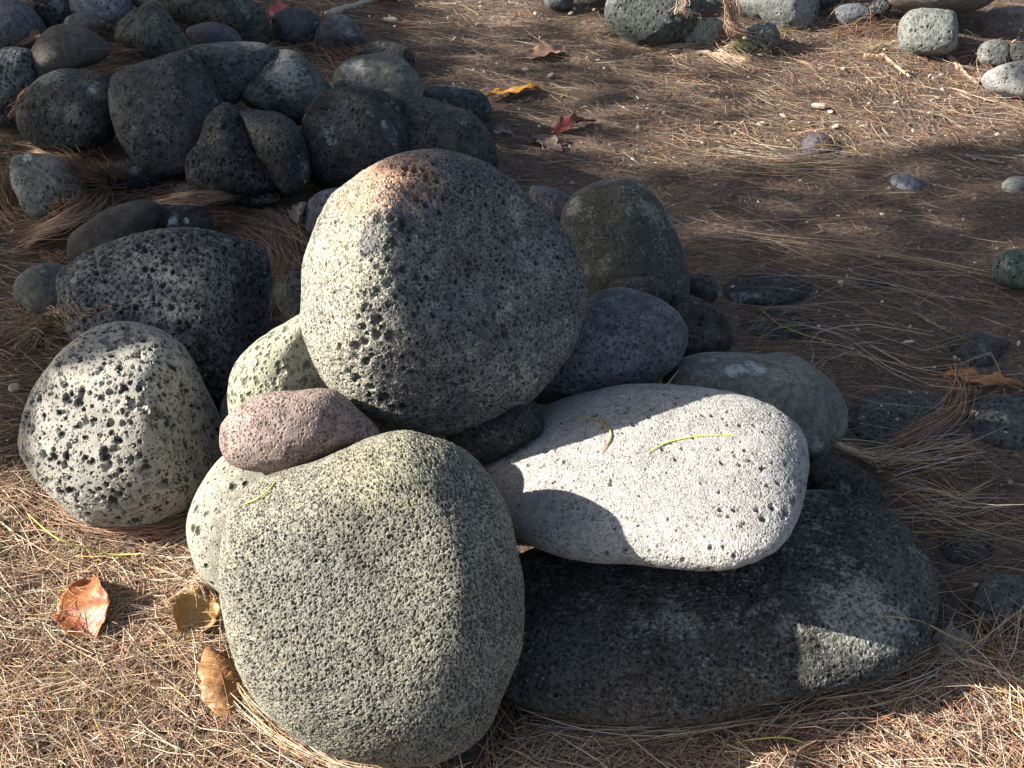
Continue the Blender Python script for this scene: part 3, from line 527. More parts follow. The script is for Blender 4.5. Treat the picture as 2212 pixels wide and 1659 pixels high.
# ------------------------------------------------------------------ needle litter
NEEDLE = tint_mat('dry_needle', rough=.55, spec=.35, var=.3, f=60)
PAL = np.array([(.25, .165, .125), (.17, .115, .09), (.33, .235, .175), (.40, .32, .24), (.10, .07, .058), (.27, .145, .085), (.34, .27, .11), (.24, .205, .175), (.52, .44, .35)])
def strands(name, x, y, ang, length, curv, rad, cols, label, lift=.002, arch=0.0, seg=4, drape=True, maxrise=.03, parent=None, kind='stuff', z0=None, cat=None):
    n = len(x); K = seg + 1
    t = np.linspace(-.5, .5, K)[None, :]
    A = ang[:, None] + curv[:, None] * t; st = (length / seg)[:, None]
    px = x[:, None] + np.cumsum(np.cos(A) * st, 1) - np.cos(A) * st * 0 - np.cos(ang)[:, None] * length[:, None] / 2
    py = y[:, None] + np.cumsum(np.sin(A) * st, 1) - np.sin(ang)[:, None] * length[:, None] / 2
    h = hf(px, py, MATF); gz = h
    if drape:
        rise = np.abs(np.diff(h, axis=1)).max(1); ok = (rise < maxrise)
    else: ok = np.ones(n, bool)
    px, py, h, gz = px[ok], py[ok], h[ok], gz[ok]; m_ = ok.sum()
    lf = lift * rng.random((m_, 1)) + .0008; tilt = (rng.random((m_, 1)) - .5) * lift * 1.6 * t * 2
    z = h + lf + np.maximum(tilt, -lf * .6)
    if np.any(arch): 
        ar = arch if np.isscalar(arch) else arch[ok][:, None]
        z = z + ar * (1 - (2 * t) ** 2) * rng.random((m_, 1))
    # stiff needles bridge small hollows
    ch = z[:, :1] * (.5 - t) + z[:, -1:] * (.5 + t); z = np.maximum(z, np.minimum(ch, z + .012))
    Pp = np.stack([px, py, z], -1); tn = np.gradient(Pp, axis=1); tn /= np.linalg.norm(tn, axis=2)[..., None] + 1e-9
    s = np.cross(tn, np.array([0, 0, 1.0])); s /= np.linalg.norm(s, axis=2)[..., None] + 1e-9; w = np.cross(s, tn)
    r = (rad[ok] if not np.isscalar(rad) else np.full(m_, rad))[:, None] * (1 - .6 * np.abs(t * 2) ** 4)
    rings = []
    for k in range(3):
        an = math.pi / 2 + k * 2 * math.pi / 3
        rings.append(Pp + (s * math.cos(an) + w * math.sin(an)) * r[..., None])
    V = np.stack(rings, 2).reshape(-1, 3)
    base = (np.arange(m_) * K * 3)[:, None, None]; kk = (np.arange(seg) * 3)[None, :, None]
    q = []
    for k in range(3):
        a_, b_ = k, (k + 1) % 3
        q.append(np.stack([base + kk + a_, base + kk + b_, base + kk + 3 + b_, base + kk + 3 + a_], -1).reshape(-1, 4))
    F = np.concatenate(q)
    col = np.repeat(cols[ok], K * 3, 0)
    o = mesh_obj(name, V, F, NEEDLE, col=col, parent=parent)
    return tag(o, label, cat, kind=kind)
def pick(n, w, v=.25):
    w = np.array(w, float); c = PAL[rng.choice(len(PAL), n, p=w / w.sum())]
    return np.clip(c * (1 + v * (rng.random((n, 1)) * 2 - 1)), .01, .8)
def in_view(n, y0=.95, y1=4.4):
    # uniform over the ground that the picture looks at, with a margin round it
    y = y0 + (y1 - y0) * rng.random(n * 3); hw = .30 + .43 * y; x = (rng.random(n * 3) * 2 - 1) * 2.3; ok = np.abs(x) < hw
    return x[ok][:n], y[ok][:n]
TALL = HF - GF
MATF = np.where(TALL < .045, HF, GF)                                   # what the mat lies on: low stones are covered, tall ones stand in it
DEEP = TALL > .045
DISC = np.zeros_like(DEEP)
for V, lb in DISCS:
    i = ((V[:, 0] - HX0) / HS).astype(int); j = ((V[:, 1] - HY0) / HS).astype(int); ok = (i > 0) & (i < nx) & (j > 0) & (j < ny) & (V[:, 2] > GF[np.clip(i, 0, nx - 1), np.clip(j, 0, ny - 1)] + .001)
    DISC[i[ok], j[ok]] = True
for _ in range(2): DISC = DISC | np.roll(DISC, 1, 0) | np.roll(DISC, -1, 0) | np.roll(DISC, 1, 1) | np.roll(DISC, -1, 1)
for _ in range(5): DEEP = DEEP & np.roll(DEEP, 1, 0) & np.roll(DEEP, -1, 0) & np.roll(DEEP, 1, 1) & np.roll(DEEP, -1, 1)
def not_on_rock(x, y, lim=.035):
    i = np.clip(((x - HX0) / HS).astype(int), 0, nx - 1); j = np.clip(((y - HY0) / HS).astype(int), 0, ny - 1)
    return (TALL[i, j] < lim) if lim < .02 else ~DEEP[i, j]

# layer 1: the broad mat; needles run mostly left to right, crossing every way at the lower left
def mat_layer(n, name, label, lift, rad, lenr, curv, jit_far, weights, lim=.03, seg=None):
    x, y = in_view(n)
    k = not_on_rock(x, y, lim); x, y = x[k], y[k]; n = len(x)
    open_ = np.clip((y - 1.7) / .5, 0, 1) * np.clip((x + .35) / .3, 0, 1)          # the trampled open ground: thinner, shorter litter
    kp = rng.random(n) > open_ * .35; x, y, open_ = x[kp], y[kp], open_[kp]; n = len(x)
    ii = np.clip(((x - HX0) / HS).astype(int), 0, nx - 1); jj = np.clip(((y - HY0) / HS).astype(int), 0, ny - 1)
    kp = ~(DISC[ii, jj] & (rng.random(n) > .10)); x, y, open_ = x[kp], y[kp], open_[kp]; n = len(x)
    wild = np.clip((1.9 - y) / .5, 0, 1) * np.clip((.6 - x) / .6, .35, 1)
    flow = .55 * noise2(x, y, 1.3, 21) + .35 * noise2(x, y, 5.5, 22)
    a = flow * (.55 + .5 * wild) - .12 + (rng.normal(size=n)) * (jit_far + 1.1 * wild)
    Ln = (lenr[0] + (lenr[1] - lenr[0]) * rng.random(n) ** 1.5) * (1 - .3 * wild) * (1 - .35 * open_)
    cv = rng.normal(size=n) * curv
    cols = pick(n, weights)
    shade = 1 + .35 * noise2(x, y, 5, 33)
    cols = cols * shade[:, None]
    return strands(name, x, y, a, Ln, cv, rad * (.7 + .6 * rng.random(n)), cols, label, lift=lift, seg=seg or (3 if lift < .01 else 4))
mat_layer(38000, 'needle_litter', 'mat of dry reddish brown needles covering the whole ground', .008, .0005, (.025, .10), .22, .6, (5, 5, 3, 1.2, 5, 3, .6, 1.5, .5))
mat_layer(9000, 'needle_litter', 'loose upper layer of longer pale needles lying over the mat', .013, .0006, (.08, .22), .35, .42, (3, 2, 3, 2.5, 1, 2, 1.5, 2, 1.5), lim=.06)

mat_layer(17000, 'needle_crumbs', 'short broken needle bits scattered over the soil', .010, .0006, (.008, .035), .2, 1.0, (3, 2, 3, 3, 2, 1.5, .5, 3, 2), seg=2)

# bright criss-crossing straw of the lower left and the lower right corner
def straw(n, poly, name, label, w, rad=.00078, lift=.022, feather=False, ml=.16):
    P = np.array([at_z(a, b_, 0)[:2] for a, b_ in poly]); lo, hi = P.min(0), P.max(0)
    q = lo + (hi - lo) * rng.random((n * 4, 2)); ins = np.zeros(len(q), bool); j = len(P) - 1
    for i in range(len(P)):
        c_ = ((P[i, 1] > q[:, 1]) != (P[j, 1] > q[:, 1])) & (q[:, 0] < (P[j, 0] - P[i, 0]) * (q[:, 1] - P[i, 1]) / (P[j, 1] - P[i, 1] + 1e-12) + P[i, 0]); ins ^= c_; j = i
    q = q[ins][:n]; k = not_on_rock(q[:, 0], q[:, 1], .03); q_ = q.mean(0); dn__ = np.abs((q - q_) / (np.ptp(q, axis=0) / 2 + 1e-6)).max(1); k = k & (rng.random(len(q)) > (dn__ - .6) * 2) if feather else k; q = q[k]; n = len(q)
    a = rng.random(n) * math.pi * .9 - 1.1 + .8 * noise2(q[:, 0], q[:, 1], 5, 5)
    return strands(name, q[:, 0], q[:, 1], a, .04 + ml * rng.random(n) ** 1.6, rng.normal(size=n) * .6, rad * (.7 + .6 * rng.random(n)), np.clip(pick(n, w) * (1.34, 1.26, 1.22), 0, .7), label, lift=lift, seg=3)
straw(12000, [(-200, 1010), (150, 1090), (420, 1090), (480, 1280), (520, 1500), (700, 1640), (1100, 1640), (1100, 1780), (-200, 1800)], 'needle_straw', 'criss crossing bleached straw coloured needles in the lower left corner', (2, 1, 3, 4, .5, 1, 1, 3, 6))
straw(6500, [(1100, 1590), (1700, 1540), (2260, 1380), (2280, 1720), (1100, 1720)], 'needle_straw', 'pale needles heaped in the lower right corner', (3, 1.5, 3, 3, 1, 2, .6, 2, 3))
straw(2200, [(1250, 370), (1330, 250), (1420, 60), (2300, 60), (2300, 300), (1900, 380), (1500, 390)], 'needle_straw', 'golden needles on the sunlit strip at the upper right', (4, 3, 3, 2, 1.5, 3, 1, 2, 1), feather=True, rad=.00055, lift=.008, ml=.06)

# tufts: bunches that bend together round and over the stones (path in the photograph, height above what they lie on)
def tuft(path, n, spread, colw, label, rad=.0006, arch=.01, zoff=.004, name='needle_tuft', fray=.25, zs=None):
    """path: picture points with heights; a bunch of needles follows it and fans out."""
    P = []
    for k, q in enumerate(path):
        a, b_ = q[:2]; z = q[2] if len(q) > 2 else None
        if z is None:
            w = on_ground(a, b_)
            for _ in range(6):
                hh = float(hf(np.array([w[0]]), np.array([w[1]]))[0]); w = at_z(a, b_, hh)
            P.append(w)
        else: P.append(at_z(a, b_, z))
    P = np.array(P); tt = np.linspace(0, len(P) - 1, 40); S = np.stack([np.interp(tt, np.arange(len(P)), P[:, k]) for k in range(3)], 1)
    for _ in range(6): S[1:-1] = (S[:-2] + S[1:-1] * 2 + S[2:]) / 4
    K = 9; V = []; F = []; col = []
    cs = np.clip(pick(n, colw) * 1.45, 0, .7)
    for i in range(n):
        a0 = rng.random() * (1 - .55); l = .45 + .5 * rng.random(); a1 = min(1, a0 + l)
        ts = np.linspace(a0, a1, K) * 39; Q = np.stack([np.interp(ts, np.arange(40), S[:, k]) for k in range(3)], 1)
        tn = np.gradient(Q, axis=0); tn /= np.linalg.norm(tn, axis=1)[:, None] + 1e-9
        sd_ = np.cross(tn, [0, 0, 1]); sd_ /= np.linalg.norm(sd_, axis=1)[:, None] + 1e-9
        off = rng.normal() * spread * 1.15; dv = rng.normal() * spread * 3.2 * fray / .25; up = abs(rng.normal()) * spread * .5
        u_ = np.linspace(-.5, .5, K)
        Q = Q + sd_ * (off + dv * u_ + rng.normal() * spread * 2.0 * u_ * u_)[:, None]; Q[:, 2] += up + arch * (1 - (2 * u_) ** 2) * rng.random()
        hh = hf(Q[:, 0], Q[:, 1]); near = (hh - Q[:, 2] < .022); Q[:, 2] = np.where(near, np.maximum(Q[:, 2], hh + zoff * rng.random()), Q[:, 2])
        w_ = np.cross(sd_, tn); r = rad * (.7 + .6 * rng.random()) * (1 - .6 * np.abs(2 * u_) ** 4)
        b0 = len(V) * 3 * K
        ring = [Q + (sd_ * math.cos(an) + w_ * math.sin(an)) * r[:, None] for an in (math.pi / 2, math.pi / 2 + 2.094, math.pi / 2 + 4.189)]
        V.append(np.stack(ring, 1).reshape(-1, 3)); col.append(np.repeat(cs[i:i + 1], 3 * K, 0))
        for s_ in range(K - 1):
            for k in range(3):
                a_, c_ = k, (k + 1) % 3; F.append((b0 + s_ * 3 + a_, b0 + s_ * 3 + c_, b0 + s_ * 3 + 3 + c_, b0 + s_ * 3 + 3 + a_))
    o = mesh_obj(name, np.concatenate(V), np.array(F), NEEDLE, col=np.concatenate(col))
    return tag(o, label, kind='stuff')
RED = (3, 3, 1.5, .5, 2, 4, .3, .3, .2); STRAW = (2, 1, 3, 3, .3, 2, 3, 1, 2); YEL = (0, 0, 1, 2, 0, 1, 6, 0, 1); GRY = (1, 2, 1, 1, 2, 0, 0, 4, 1)
tuft([(0,295),(30,270),(52,225),(75,190)], 90, .008, (1,.5,3,2,0,5,.5,0,2), 'orange sunlit tuft hanging between the stones at the left edge')
tuft([(60,335),(140,335),(230,320),(290,285)], 90, .012, STRAW, 'straw coloured tuft under the large egg shaped boulder')
tuft([(100,335),(160,370),(190,430),(170,470),(100,510),(20,530)], 260, .022, RED, 'reddish tuft wrapping the greenish grey block')
tuft([(180,340),(240,390),(300,400),(380,400),(430,420)], 150, .02, RED, 'reddish needles packed under the massive angular boulder')
tuft([(0,330),(30,400),(20,470),(60,500)], 120, .02, RED, 'brown needles along the left edge beside the block')
tuft([(330,440),(420,430),(520,435),(600,445),(660,470)], 170, .012, RED, 'rust coloured tuft crossing behind the black white dotted stone')
tuft([(460,425),(500,380),(560,362),(605,385),(640,415),(740,385)], 55, .007, YEL, 'arched yellow tuft over the small pitted stone')
tuft([(455,455),(520,465),(580,490),(620,540),(640,590)], 170, .018, GRY, 'greyish tuft sweeping down right of the speckled pumice boulder')
tuft([(450,500),(530,497),(590,520),(620,560),(590,640),(580,700)], 90, .010, RED, 'brown tuft hanging along the right side of the speckled pumice boulder')
tuft([(600,430),(660,415),(720,395),(780,380)], 60, .006, YEL, 'yellowish tuft touching the top boulder from behind')
tuft([(150,580),(110,560),(160,520),(230,470)], 60, .010, RED, 'short rusty tuft beside the brown elongated stone')
tuft([(0,640),(60,690),(140,670),(175,690)], 180, .02, STRAW, 'straw tuft in front of the low grey stone at left')
tuft([(0,760),(60,720),(120,700),(180,720)], 160, .02, STRAW, 'straw tuft left of the pumice boulder')
tuft([(500,190),(530,150),(580,118),(650,112)], 60, .006, YEL, 'yellow needles lying over the pale crusted boulder')
tuft([(500,200),(540,180),(590,190),(625,225),(640,260)], 45, .012, STRAW, 'curled needles on the face of the pale crusted boulder')
tuft([(240,150),(300,150),(360,118),(470,92)], 70, .006, STRAW, 'needles lying on the shoulder of the massive angular boulder')
tuft([(215,62),(245,55),(285,45)], 60, .006, (1,0,3,2,0,5,0,0,0), 'orange needles caught at the left of the pyramid shaped boulder')
tuft([(40,100),(80,88),(95,80)], 40, .004, (1,0,3,2,0,5,0,0,0), 'orange needles under the brown egg shaped boulder')
tuft([(590,90),(660,88),(720,100),(790,150)], 150, .02, RED, 'brown needles banked below the blue grey stones')
tuft([(235,130),(250,110),(300,130),(370,130)], 80, .012, RED, 'brown needles in the gap left of the pyramid shaped boulder')
tuft([(1560,-20,.165),(1575,20,.12),(1588,60,.075),(1586,108,.01)], 190, .016, (2,2,1,.5,1,6,0,0,1), 'rust orange tuft hanging down the stone row')
tuft([(1470,-20,.17),(1478,30,.115),(1468,85,.03)], 40, .012, STRAW, 'thin strands hanging over the big smooth dark boulder')
tuft([(1380,115),(1450,108),(1530,105),(1620,135)], 180, .014, STRAW, 'golden needle bank along the foot of the stone row')
tuft([(1780,85),(1850,70),(1900,60),(1950,45)], 120, .014, RED, 'rusty needles banked below the blue grey low stone')
tuft([(1840,130),(1900,100),(1960,110),(2010,130)], 110, .010, STRAW, 'straw tuft in front of the squarish stone')
tuft([(1900,975),(1960,955),(2060,900),(2085,850),(2080,790)], 90, .008, RED, 'needle stream running between the two flat oval stones')
tuft([(1800,960),(1870,1000),(1980,990),(2100,960)], 70, .014, STRAW, 'brown needle bank in front of the flat oval stones')
tuft([(1560,795),(1700,730),(1850,750),(2000,830),(2212,800)], 22, .06, GRY, 'long needles sweeping over the buried stones')
tuft([(1500,580),(1640,570),(1800,575),(2000,600),(2212,650)], 22, .05, STRAW, 'long needles sweeping above the flat black stone')
tuft([(1500,330),(1700,360),(1900,340)], 50, .03, STRAW, 'long pale needles at the edge of the sunlit strip')
tuft([(1880,1070),(1960,1090),(2080,1120),(2212,1100)], 50, .035, STRAW, 'needles right of the long dark boulder')
tuft([(1960,1440),(2060,1460),(2130,1520),(2212,1600)], 150, .025, STRAW, 'needles raking across the lower right')
tuft([(1560,1620),(1680,1560),(1850,1520),(2000,1500)], 170, .03, RED, 'reddish brown needles in the shade below the long boulder')
tuft([(1120,1560),(1250,1590),(1400,1640),(1500,1650)], 110, .03, GRY, 'greyish needles in the shadow beside the front boulder')
tuft([(398,1262,.02),(432,1266,.035),(462,1282,.03)], 45, .008, STRAW, 'straw bent over the folded yellow brown leaf')
tuft([(1000,1665),(900,1655),(700,1640),(600,1610)], 130, .012, STRAW, 'straw heaped along the foot of the front boulder')

tuft([(1110,1535,.014),(1250,1572,.012),(1400,1580,.012),(1560,1545,.012),(1700,1512,.012),(1880,1480,.014),(2010,1400,.016)], 170, .016, STRAW, 'needles banked along the foot of the long dark boulder')
tuft([(488,1400,.012),(520,1500,.012),(600,1580,.012),(720,1645,.012),(880,1668,.012)], 110, .014, STRAW, 'needles banked against the left foot of the front boulder')
tuft([(70,1030,.012),(130,1105,.012),(230,1150,.012),(360,1142,.012),(430,1090,.014)], 90, .012, RED, 'needles banked round the foot of the pointed pumice boulder')
# single needles that can be picked out
def single(path, col, label, rad=.0009):
    P = []
    for q in path:
        w = on_ground(q[0], q[1])
        for _ in range(10):
            hh = float(hf(np.array([w[0]]), np.array([w[1]]))[0]); w = .5 * w + .5 * at_z(q[0], q[1], hh + .0055)
        P.append(w)
    P = np.array(P); tt = np.linspace(0, len(P) - 1, 24); S = np.stack([np.interp(tt, np.arange(len(P)), P[:, k]) for k in range(3)], 1)
    for _ in range(4): S[1:-1] = (S[:-2] + S[1:-1] * 2 + S[2:]) / 4
    return tube('needle', S, np.full(24, rad) * (1 - .5 * np.abs(np.linspace(-1, 1, 24)) ** 4), NEEDLE, label, 'needle', None, col)
def tube(name, S, r, mat, label=None, cat=None, group=None, col=(.3, .2, .1), sides=6, parent=None, rough=0.0):
    K = len(S); tn = np.gradient(S, axis=0); tn /= np.linalg.norm(tn, axis=1)[:, None] + 1e-9
    s = np.cross(tn, [0.02, 0.01, 1]); s /= np.linalg.norm(s, axis=1)[:, None]; w = np.cross(s, tn); V = []
    for k in range(sides):
        a = 2 * math.pi * k / sides; jr = 1 + rough * rng.normal(size=K)
        V.append(S + (s * math.cos(a) + w * math.sin(a)) * (r * jr)[:, None])
    V = np.stack(V, 1).reshape(-1, 3); F = []
    for i in range(K - 1):
        for k in range(sides):
            k2 = (k + 1) % sides; F.append((i * sides + k, i * sides + k2, (i + 1) * sides + k2, (i + 1) * sides + k))
    F.append(tuple(range(sides))[::-1]); F.append(tuple((K - 1) * sides + k for k in range(sides)))
    c0 = V.mean(0) if parent is None else np.zeros(3)
    o = mesh_obj(name, V - c0, F, mat, col=np.tile(np.array(col, float), (len(V), 1)), loc=tuple(c0), parent=parent)
    return tag(o, label, cat, group)

# ------------------------------------------------------------------ leaves
def leaf_mat(name, A, B, Cc, scale=60):
    m, nt, b, out = new_mat(name); g = NB(nt)
    tc = g.n('ShaderNodeTexCoord'); ob = tc.outputs['Object']; sep = g.n('ShaderNodeSeparateXYZ'); g.l(tc.outputs['UV'], sep.inputs[0])
    n1 = g.noise(ob, scale, 4, .6); n2 = g.noise(ob, scale * 4, 3, .6)
    c = g.mix(g.ramp(n1, .35, .62), A, B); c = g.mix(g.ramp(n2, .52, .7, 0, .7), c, Cc)
    av = g.math('ABSOLUTE', g.math('SUBTRACT', sep.outputs[1], .5)); ph = g.math('MULTIPLY', g.math('SUBTRACT', sep.outputs[0], g.math('MULTIPLY', av, .35)), 62.0)
    vein = g.ramp(g.math('SINE', ph), .75, 1.0)
    c = g.mix(g.math('MULTIPLY', vein, .35), c, g.mix(1.0, c, (1.5, 1.35, 1.2), 'MULTIPLY')); g.l(c, b.inputs['Base Color'])
    b.inputs['Roughness'].default_value = .45; b.inputs['Specular IOR Level'].default_value = .5
    dn = g.n('ShaderNodeDisplacement'); g.put(dn.inputs['Height'], g.math('ADD', g.math('MULTIPLY', vein, .0009), g.math('MULTIPLY', n1, .004))); dn.inputs['Scale'].default_value = 1
    g.l(dn.outputs[0], out.inputs['Displacement']); return m
def leaf(label, p0, p1, width, A, B, Cc, curl=1.2, bend=.01, z0=.004, z1=.004, roll=0.0, jag=.06, stalk=True, twist=0.0, group='fallen leaves', up=1, rot=0.0, profile=.75):
    a = on_ground(*p0, lift=z0); b_ = on_ground(*p1, lift=z1)
    hh = hf(np.array([a[0], b_[0]]), np.array([a[1], b_[1]])); 
    ax = b_ - a; Ln = np.linalg.norm(ax); ax /= Ln
    sdv = np.cross(ax, [0, 0, 1]); sdv /= np.linalg.norm(sdv); nr = np.cross(sdv, ax)
    cr, sr = math.cos(roll), math.sin(roll); sdv, nr = sdv * cr + nr * sr, nr * cr - sdv * sr
    nu, nv = 30, 14; V = []; uv = []
    sN = rng.random(4) * 6
    for side in (0, 1):
        for i in range(nu + 1):
            t = i / nu; w = width / 2 * (math.sin(math.pi * min(1, t ** .9)) ** profile + .02) * (1 + jag * math.sin(17 * t + sN[0]) + jag * .7 * math.sin(41 * t + sN[1]))
            cl = curl * (.75 + .25 * math.sin(5 * t + sN[2])); tw = twist * (t - .5)
            for j in range(nv + 1):
                v = j / nv * 2 - 1; an = v * cl
                x = w * math.sin(an) / cl; z = up * w * (1 - math.cos(an)) / cl + bend * 4 * t * (1 - t) + .0025 * math.sin(23 * t + 3 * v + sN[3]) * abs(v) + .004 * math.sin(9 * t + 2 * v + sN[1]) * v
                z += (.0009 if side else 0)
                x, z = x * math.cos(tw) - z * math.sin(tw), x * math.sin(tw) + z * math.cos(tw)
                V.append(a + ax * (t * Ln) + sdv * x + nr * z); uv.append((t, j / nv))
    V = np.array(V); M = (nu + 1) * (nv + 1); F = []
    for i in range(nu):
        for j in range(nv):
            q = [i * (nv + 1) + j, (i + 1) * (nv + 1) + j, (i + 1) * (nv + 1) + j + 1, i * (nv + 1) + j + 1]
            F.append(tuple(q)); F.append(tuple(M + k for k in q[::-1]))
    for i in range(nu):
        for j in (0, nv):
            k, k2 = i * (nv + 1) + j, (i + 1) * (nv + 1) + j; F.append((k, k2, M + k2, M + k) if j else (k2, k, M + k, M + k2))
    lowest = (V[:, 2] - np.maximum(gh(V[:, 0], V[:, 1]), -9)).min(); V[:, 2] += max(0, .002 - lowest) 
    c0 = V.mean(0); root = bpy.data.objects.new('fallen_leaf', None); C.objects.link(root); root.location = tuple(c0); root.empty_display_size = .02
    tag(root, label, 'leaf', group)
    mesh_obj('blade', V - c0, F, leaf_mat('dead_leaf', A, B, Cc), parent=root, uv=np.array(uv))
    mid = [V[i * (nv + 1) + nv // 2] - c0 + nr * (.0004) for i in range(nu + 1)]
    rr = np.linspace(.0013, .0005, nu + 1)
    tube('midrib', np.array(mid), rr, NEEDLE, col=tuple(np.array(B) * .8), parent=root)
    if stalk:
        st = np.array([mid[0] - ax * k * .006 + np.array([0, 0, -.0006 * k]) for k in range(4)][::-1]); tube('stalk', st, np.full(4, .0012), NEEDLE, col=tuple(np.array(A) * .7), parent=root)
    return root

TAN = ((.42, .22, .12), (.30, .13, .06), (.16, .06, .03))
leaf('curled glossy red and orange leaf standing at the lower left', (195, 1408), (203, 1250), .085, (.20, .045, .022), (.33, .14, .05), (.09, .02, .015), curl=1.15, bend=.022, z0=.006, z1=.022, roll=.3, twist=.35, jag=.05)
leaf('folded yellow brown leaf tucked under straw left of the front boulder', (400, 1392), (445, 1278), .075, (.27, .15, .05), (.34, .20, .07), (.14, .07, .03), curl=1.2, bend=.01, z0=.003, z1=.03, roll=-.35, jag=.05)
leaf('large ribbed brown leaf leaning at the foot of the front boulder', (500, 1562), (450, 1395), .066, (.29, .15, .06), (.20, .10, .04), (.12, .06, .03), curl=1.0, bend=.018, z0=.018, z1=.03, roll=-.25, up=-1)
leaf('tan flat leaf lying alone below the upper right stones', (1215, 112), (1124, 131), .062, (.38, .24, .17), (.30, .17, .11), (.20, .09, .06), curl=.7, bend=.004, jag=.08, z0=.006, z1=.006)
leaf('orange yellow leaf next to the flat black stone', (1165, 190), (1043, 212), .055, (.55, .30, .03), (.50, .22, .02), (.25, .10, .02), curl=.6, bend=.004, jag=.05, roll=-.25, profile=1.0, z0=.005, z1=.01)
leaf('dark red shrivelled leaf in the open litter', (1190, 285), (1288, 264), .045, (.20, .05, .03), (.14, .035, .025), (.09, .03, .02), curl=1.2, bend=.006, jag=.25, twist=1.3)
leaf('long ragged orange brown leaf above the right oval stone', (2036, 812), (2210, 836), .036, (.40, .17, .06), (.32, .13, .05), (.20, .08, .03), curl=1.1, bend=.004, jag=.22)
leaf('bright red leaf behind the blue grey stone at the top', (583, 38), (640, 18), .05, (.42, .07, .05), (.50, .14, .11), (.2, .03, .03), curl=1.0, bend=.01, z0=.03, z1=.03, jag=.15)
leaf('crumpled brown leaf at the top edge beside the white stick', (818, 8), (868, 14), .07, (.30, .13, .07), (.2, .08, .04), (.12, .05, .03), curl=1.6, bend=.012, jag=.2)
leaf('grey crumpled dead leaf right of the long boulder', (2012, 1388), (2108, 1408), .06, (.28, .23, .20), (.22, .18, .155), (.15, .12, .10), curl=.7, bend=.006, jag=.12, z0=.012, z1=.012)
leaf('curled beige dead leaf propped between needles and the topmost boulder', (648, 488), (668, 438), .05, (.30, .25, .20), (.24, .19, .15), (.14, .11, .09), curl=1.6, bend=.01, z0=.03, z1=.07, roll=.2)
leaf('grey curled leaf scrap right of the black sloping boulder', (1058, 282), (1110, 302), .03, (.26, .23, .21), (.19, .17, .15), (.12, .10, .09), curl=1.4, bend=.008, jag=.25, twist=1.0)
leaf('greyish brown leaf half buried at the bottom edge right of the front boulder', (1150, 1655), (1290, 1628), .035, (.24, .19, .15), (.19, .15, .12), (.13, .10, .08), curl=.5, bend=.003, jag=.15)
leaf('small orange leaf scrap at the right edge near the bottom', (2160, 1437), (2205, 1452), .025, (.40, .18, .06), (.30, .13, .05), (.2, .08, .03), curl=1.3, bend=.006, jag=.2)
leaf('faint grey brown leaf under needles in the lower right shade', (1150, 292), (1215, 330), .045, (.13, .09, .075), (.10, .07, .06), (.08, .06, .05), curl=.7, bend=.003, jag=.2)['label'] = 'faint grey brown leaf below the dark red shrivelled one'

# ------------------------------------------------------------------ sticks and chips
WOOD = tint_mat('weathered_wood', rough=.85, spec=.2, var=.6, bump=.002, f=260)
def stick(label, pts, r0, r1, col, flat=1.0, lift=.004):
    P = np.array([on_ground(a, b_, lift=lift) for a, b_ in pts]); tt = np.linspace(0, len(P) - 1, 22)
    S = np.stack([np.interp(tt, np.arange(len(P)), P[:, k]) for k in range(3)], 1)
    for _ in range(3): S[1:-1] = (S[:-2] + S[1:-1] * 2 + S[2:]) / 4
    S += rng.normal(size=S.shape) * r0 * .12
    return tube('stick', S, np.linspace(r0, r1, 22), WOOD, label, 'stick', 'dead sticks', col, sides=8, rough=.1)
stick('pale bleached stick at the top edge left of centre', [(705, 30), (745, 18), (785, 6), (815, -6)], .010, .006, (.42, .37, .30), lift=.008)
stick('pale stick slanting down across the sunlit patch below the squarish stone', [(1905, 117), (1935, 142), (1966, 166)], .005, .0035, (.45, .34, .24))
stick('short thick pale stick end pointing at the slanting one', [(1867, 120), (1890, 122), (1912, 122)], .007, .005, (.50, .38, .27), lift=.006)
stick('curved long twig arching down from the squarish stone', [(1925, 90), (1990, 100), (2035, 110), (2060, 125), (2085, 160)], .005, .004, (.38, .29, .21))
stick('second curved twig running beside the arching one', [(2040, 112), (2075, 150), (2100, 172), (2112, 180)], .006, .004, (.33, .25, .19))
stick('broad flat palm strip at the foot of the mossy stone', [(1475, 110), (1530, 115), (1580, 122), (1612, 130)], .008, .004, (.44, .34, .25))
stick('charred black stick at the left edge low down', [(-30, 1336), (10, 1340), (55, 1342)], .006, .0045, (.02, .018, .018))
stick('rotten grey stick running under the front boulder and long boulder', [(1110, 1500), (1150, 1535), (1200, 1580), (1255, 1625)], .009, .004, (.24, .22, .20))
stick('grey pale twig lying in needles near the lower right edge', [(2110, 1465), (2150, 1478), (2200, 1492)], .004, .003, (.36, .31, .27))
stick('thin grey twig between the right edge and the sunlit strip', [(2085, 335), (2130, 345), (2170, 352)], .004, .003, (.26, .22, .2))
single([(1398, 978), (1440, 955), (1500, 942), (1590, 938)], (.50, .58, .10), 'fresh yellow green needle lying on the pale flat boulder', .0011)
single([(1245, 903), (1290, 905), (1318, 925), (1322, 945), (1300, 978)], (.42, .28, .10), 'curled brown needle hooked on the pale flat boulder', .0012)
single([(1165, 905), (1220, 893), (1290, 880), (1350, 868)], (.30, .22, .12), 'long brown needle along the back of the pale flat boulder', .0011)
single([(1395, 852), (1440, 832), (1466, 800)], (.34, .27, .12), 'bent brown needle between the blue grey and the pale flat boulder')
single([(1340, 895), (1380, 860), (1430, 840), (1450, 825)], (.34, .26, .12), 'brown needle rising off the back edge of the pale flat boulder', .0008)
single([(525, 1090), (555, 1078), (585, 1055), (606, 1022)], (.55, .60, .12), 'fresh yellow needle on the pale boulder under the pinkish stone', .0011)
single([(1640, 665), (1680, 700), (1740, 725), (1800, 738)], (.42, .33, .10), 'long yellow needle curving over the shaded litter', .0012)
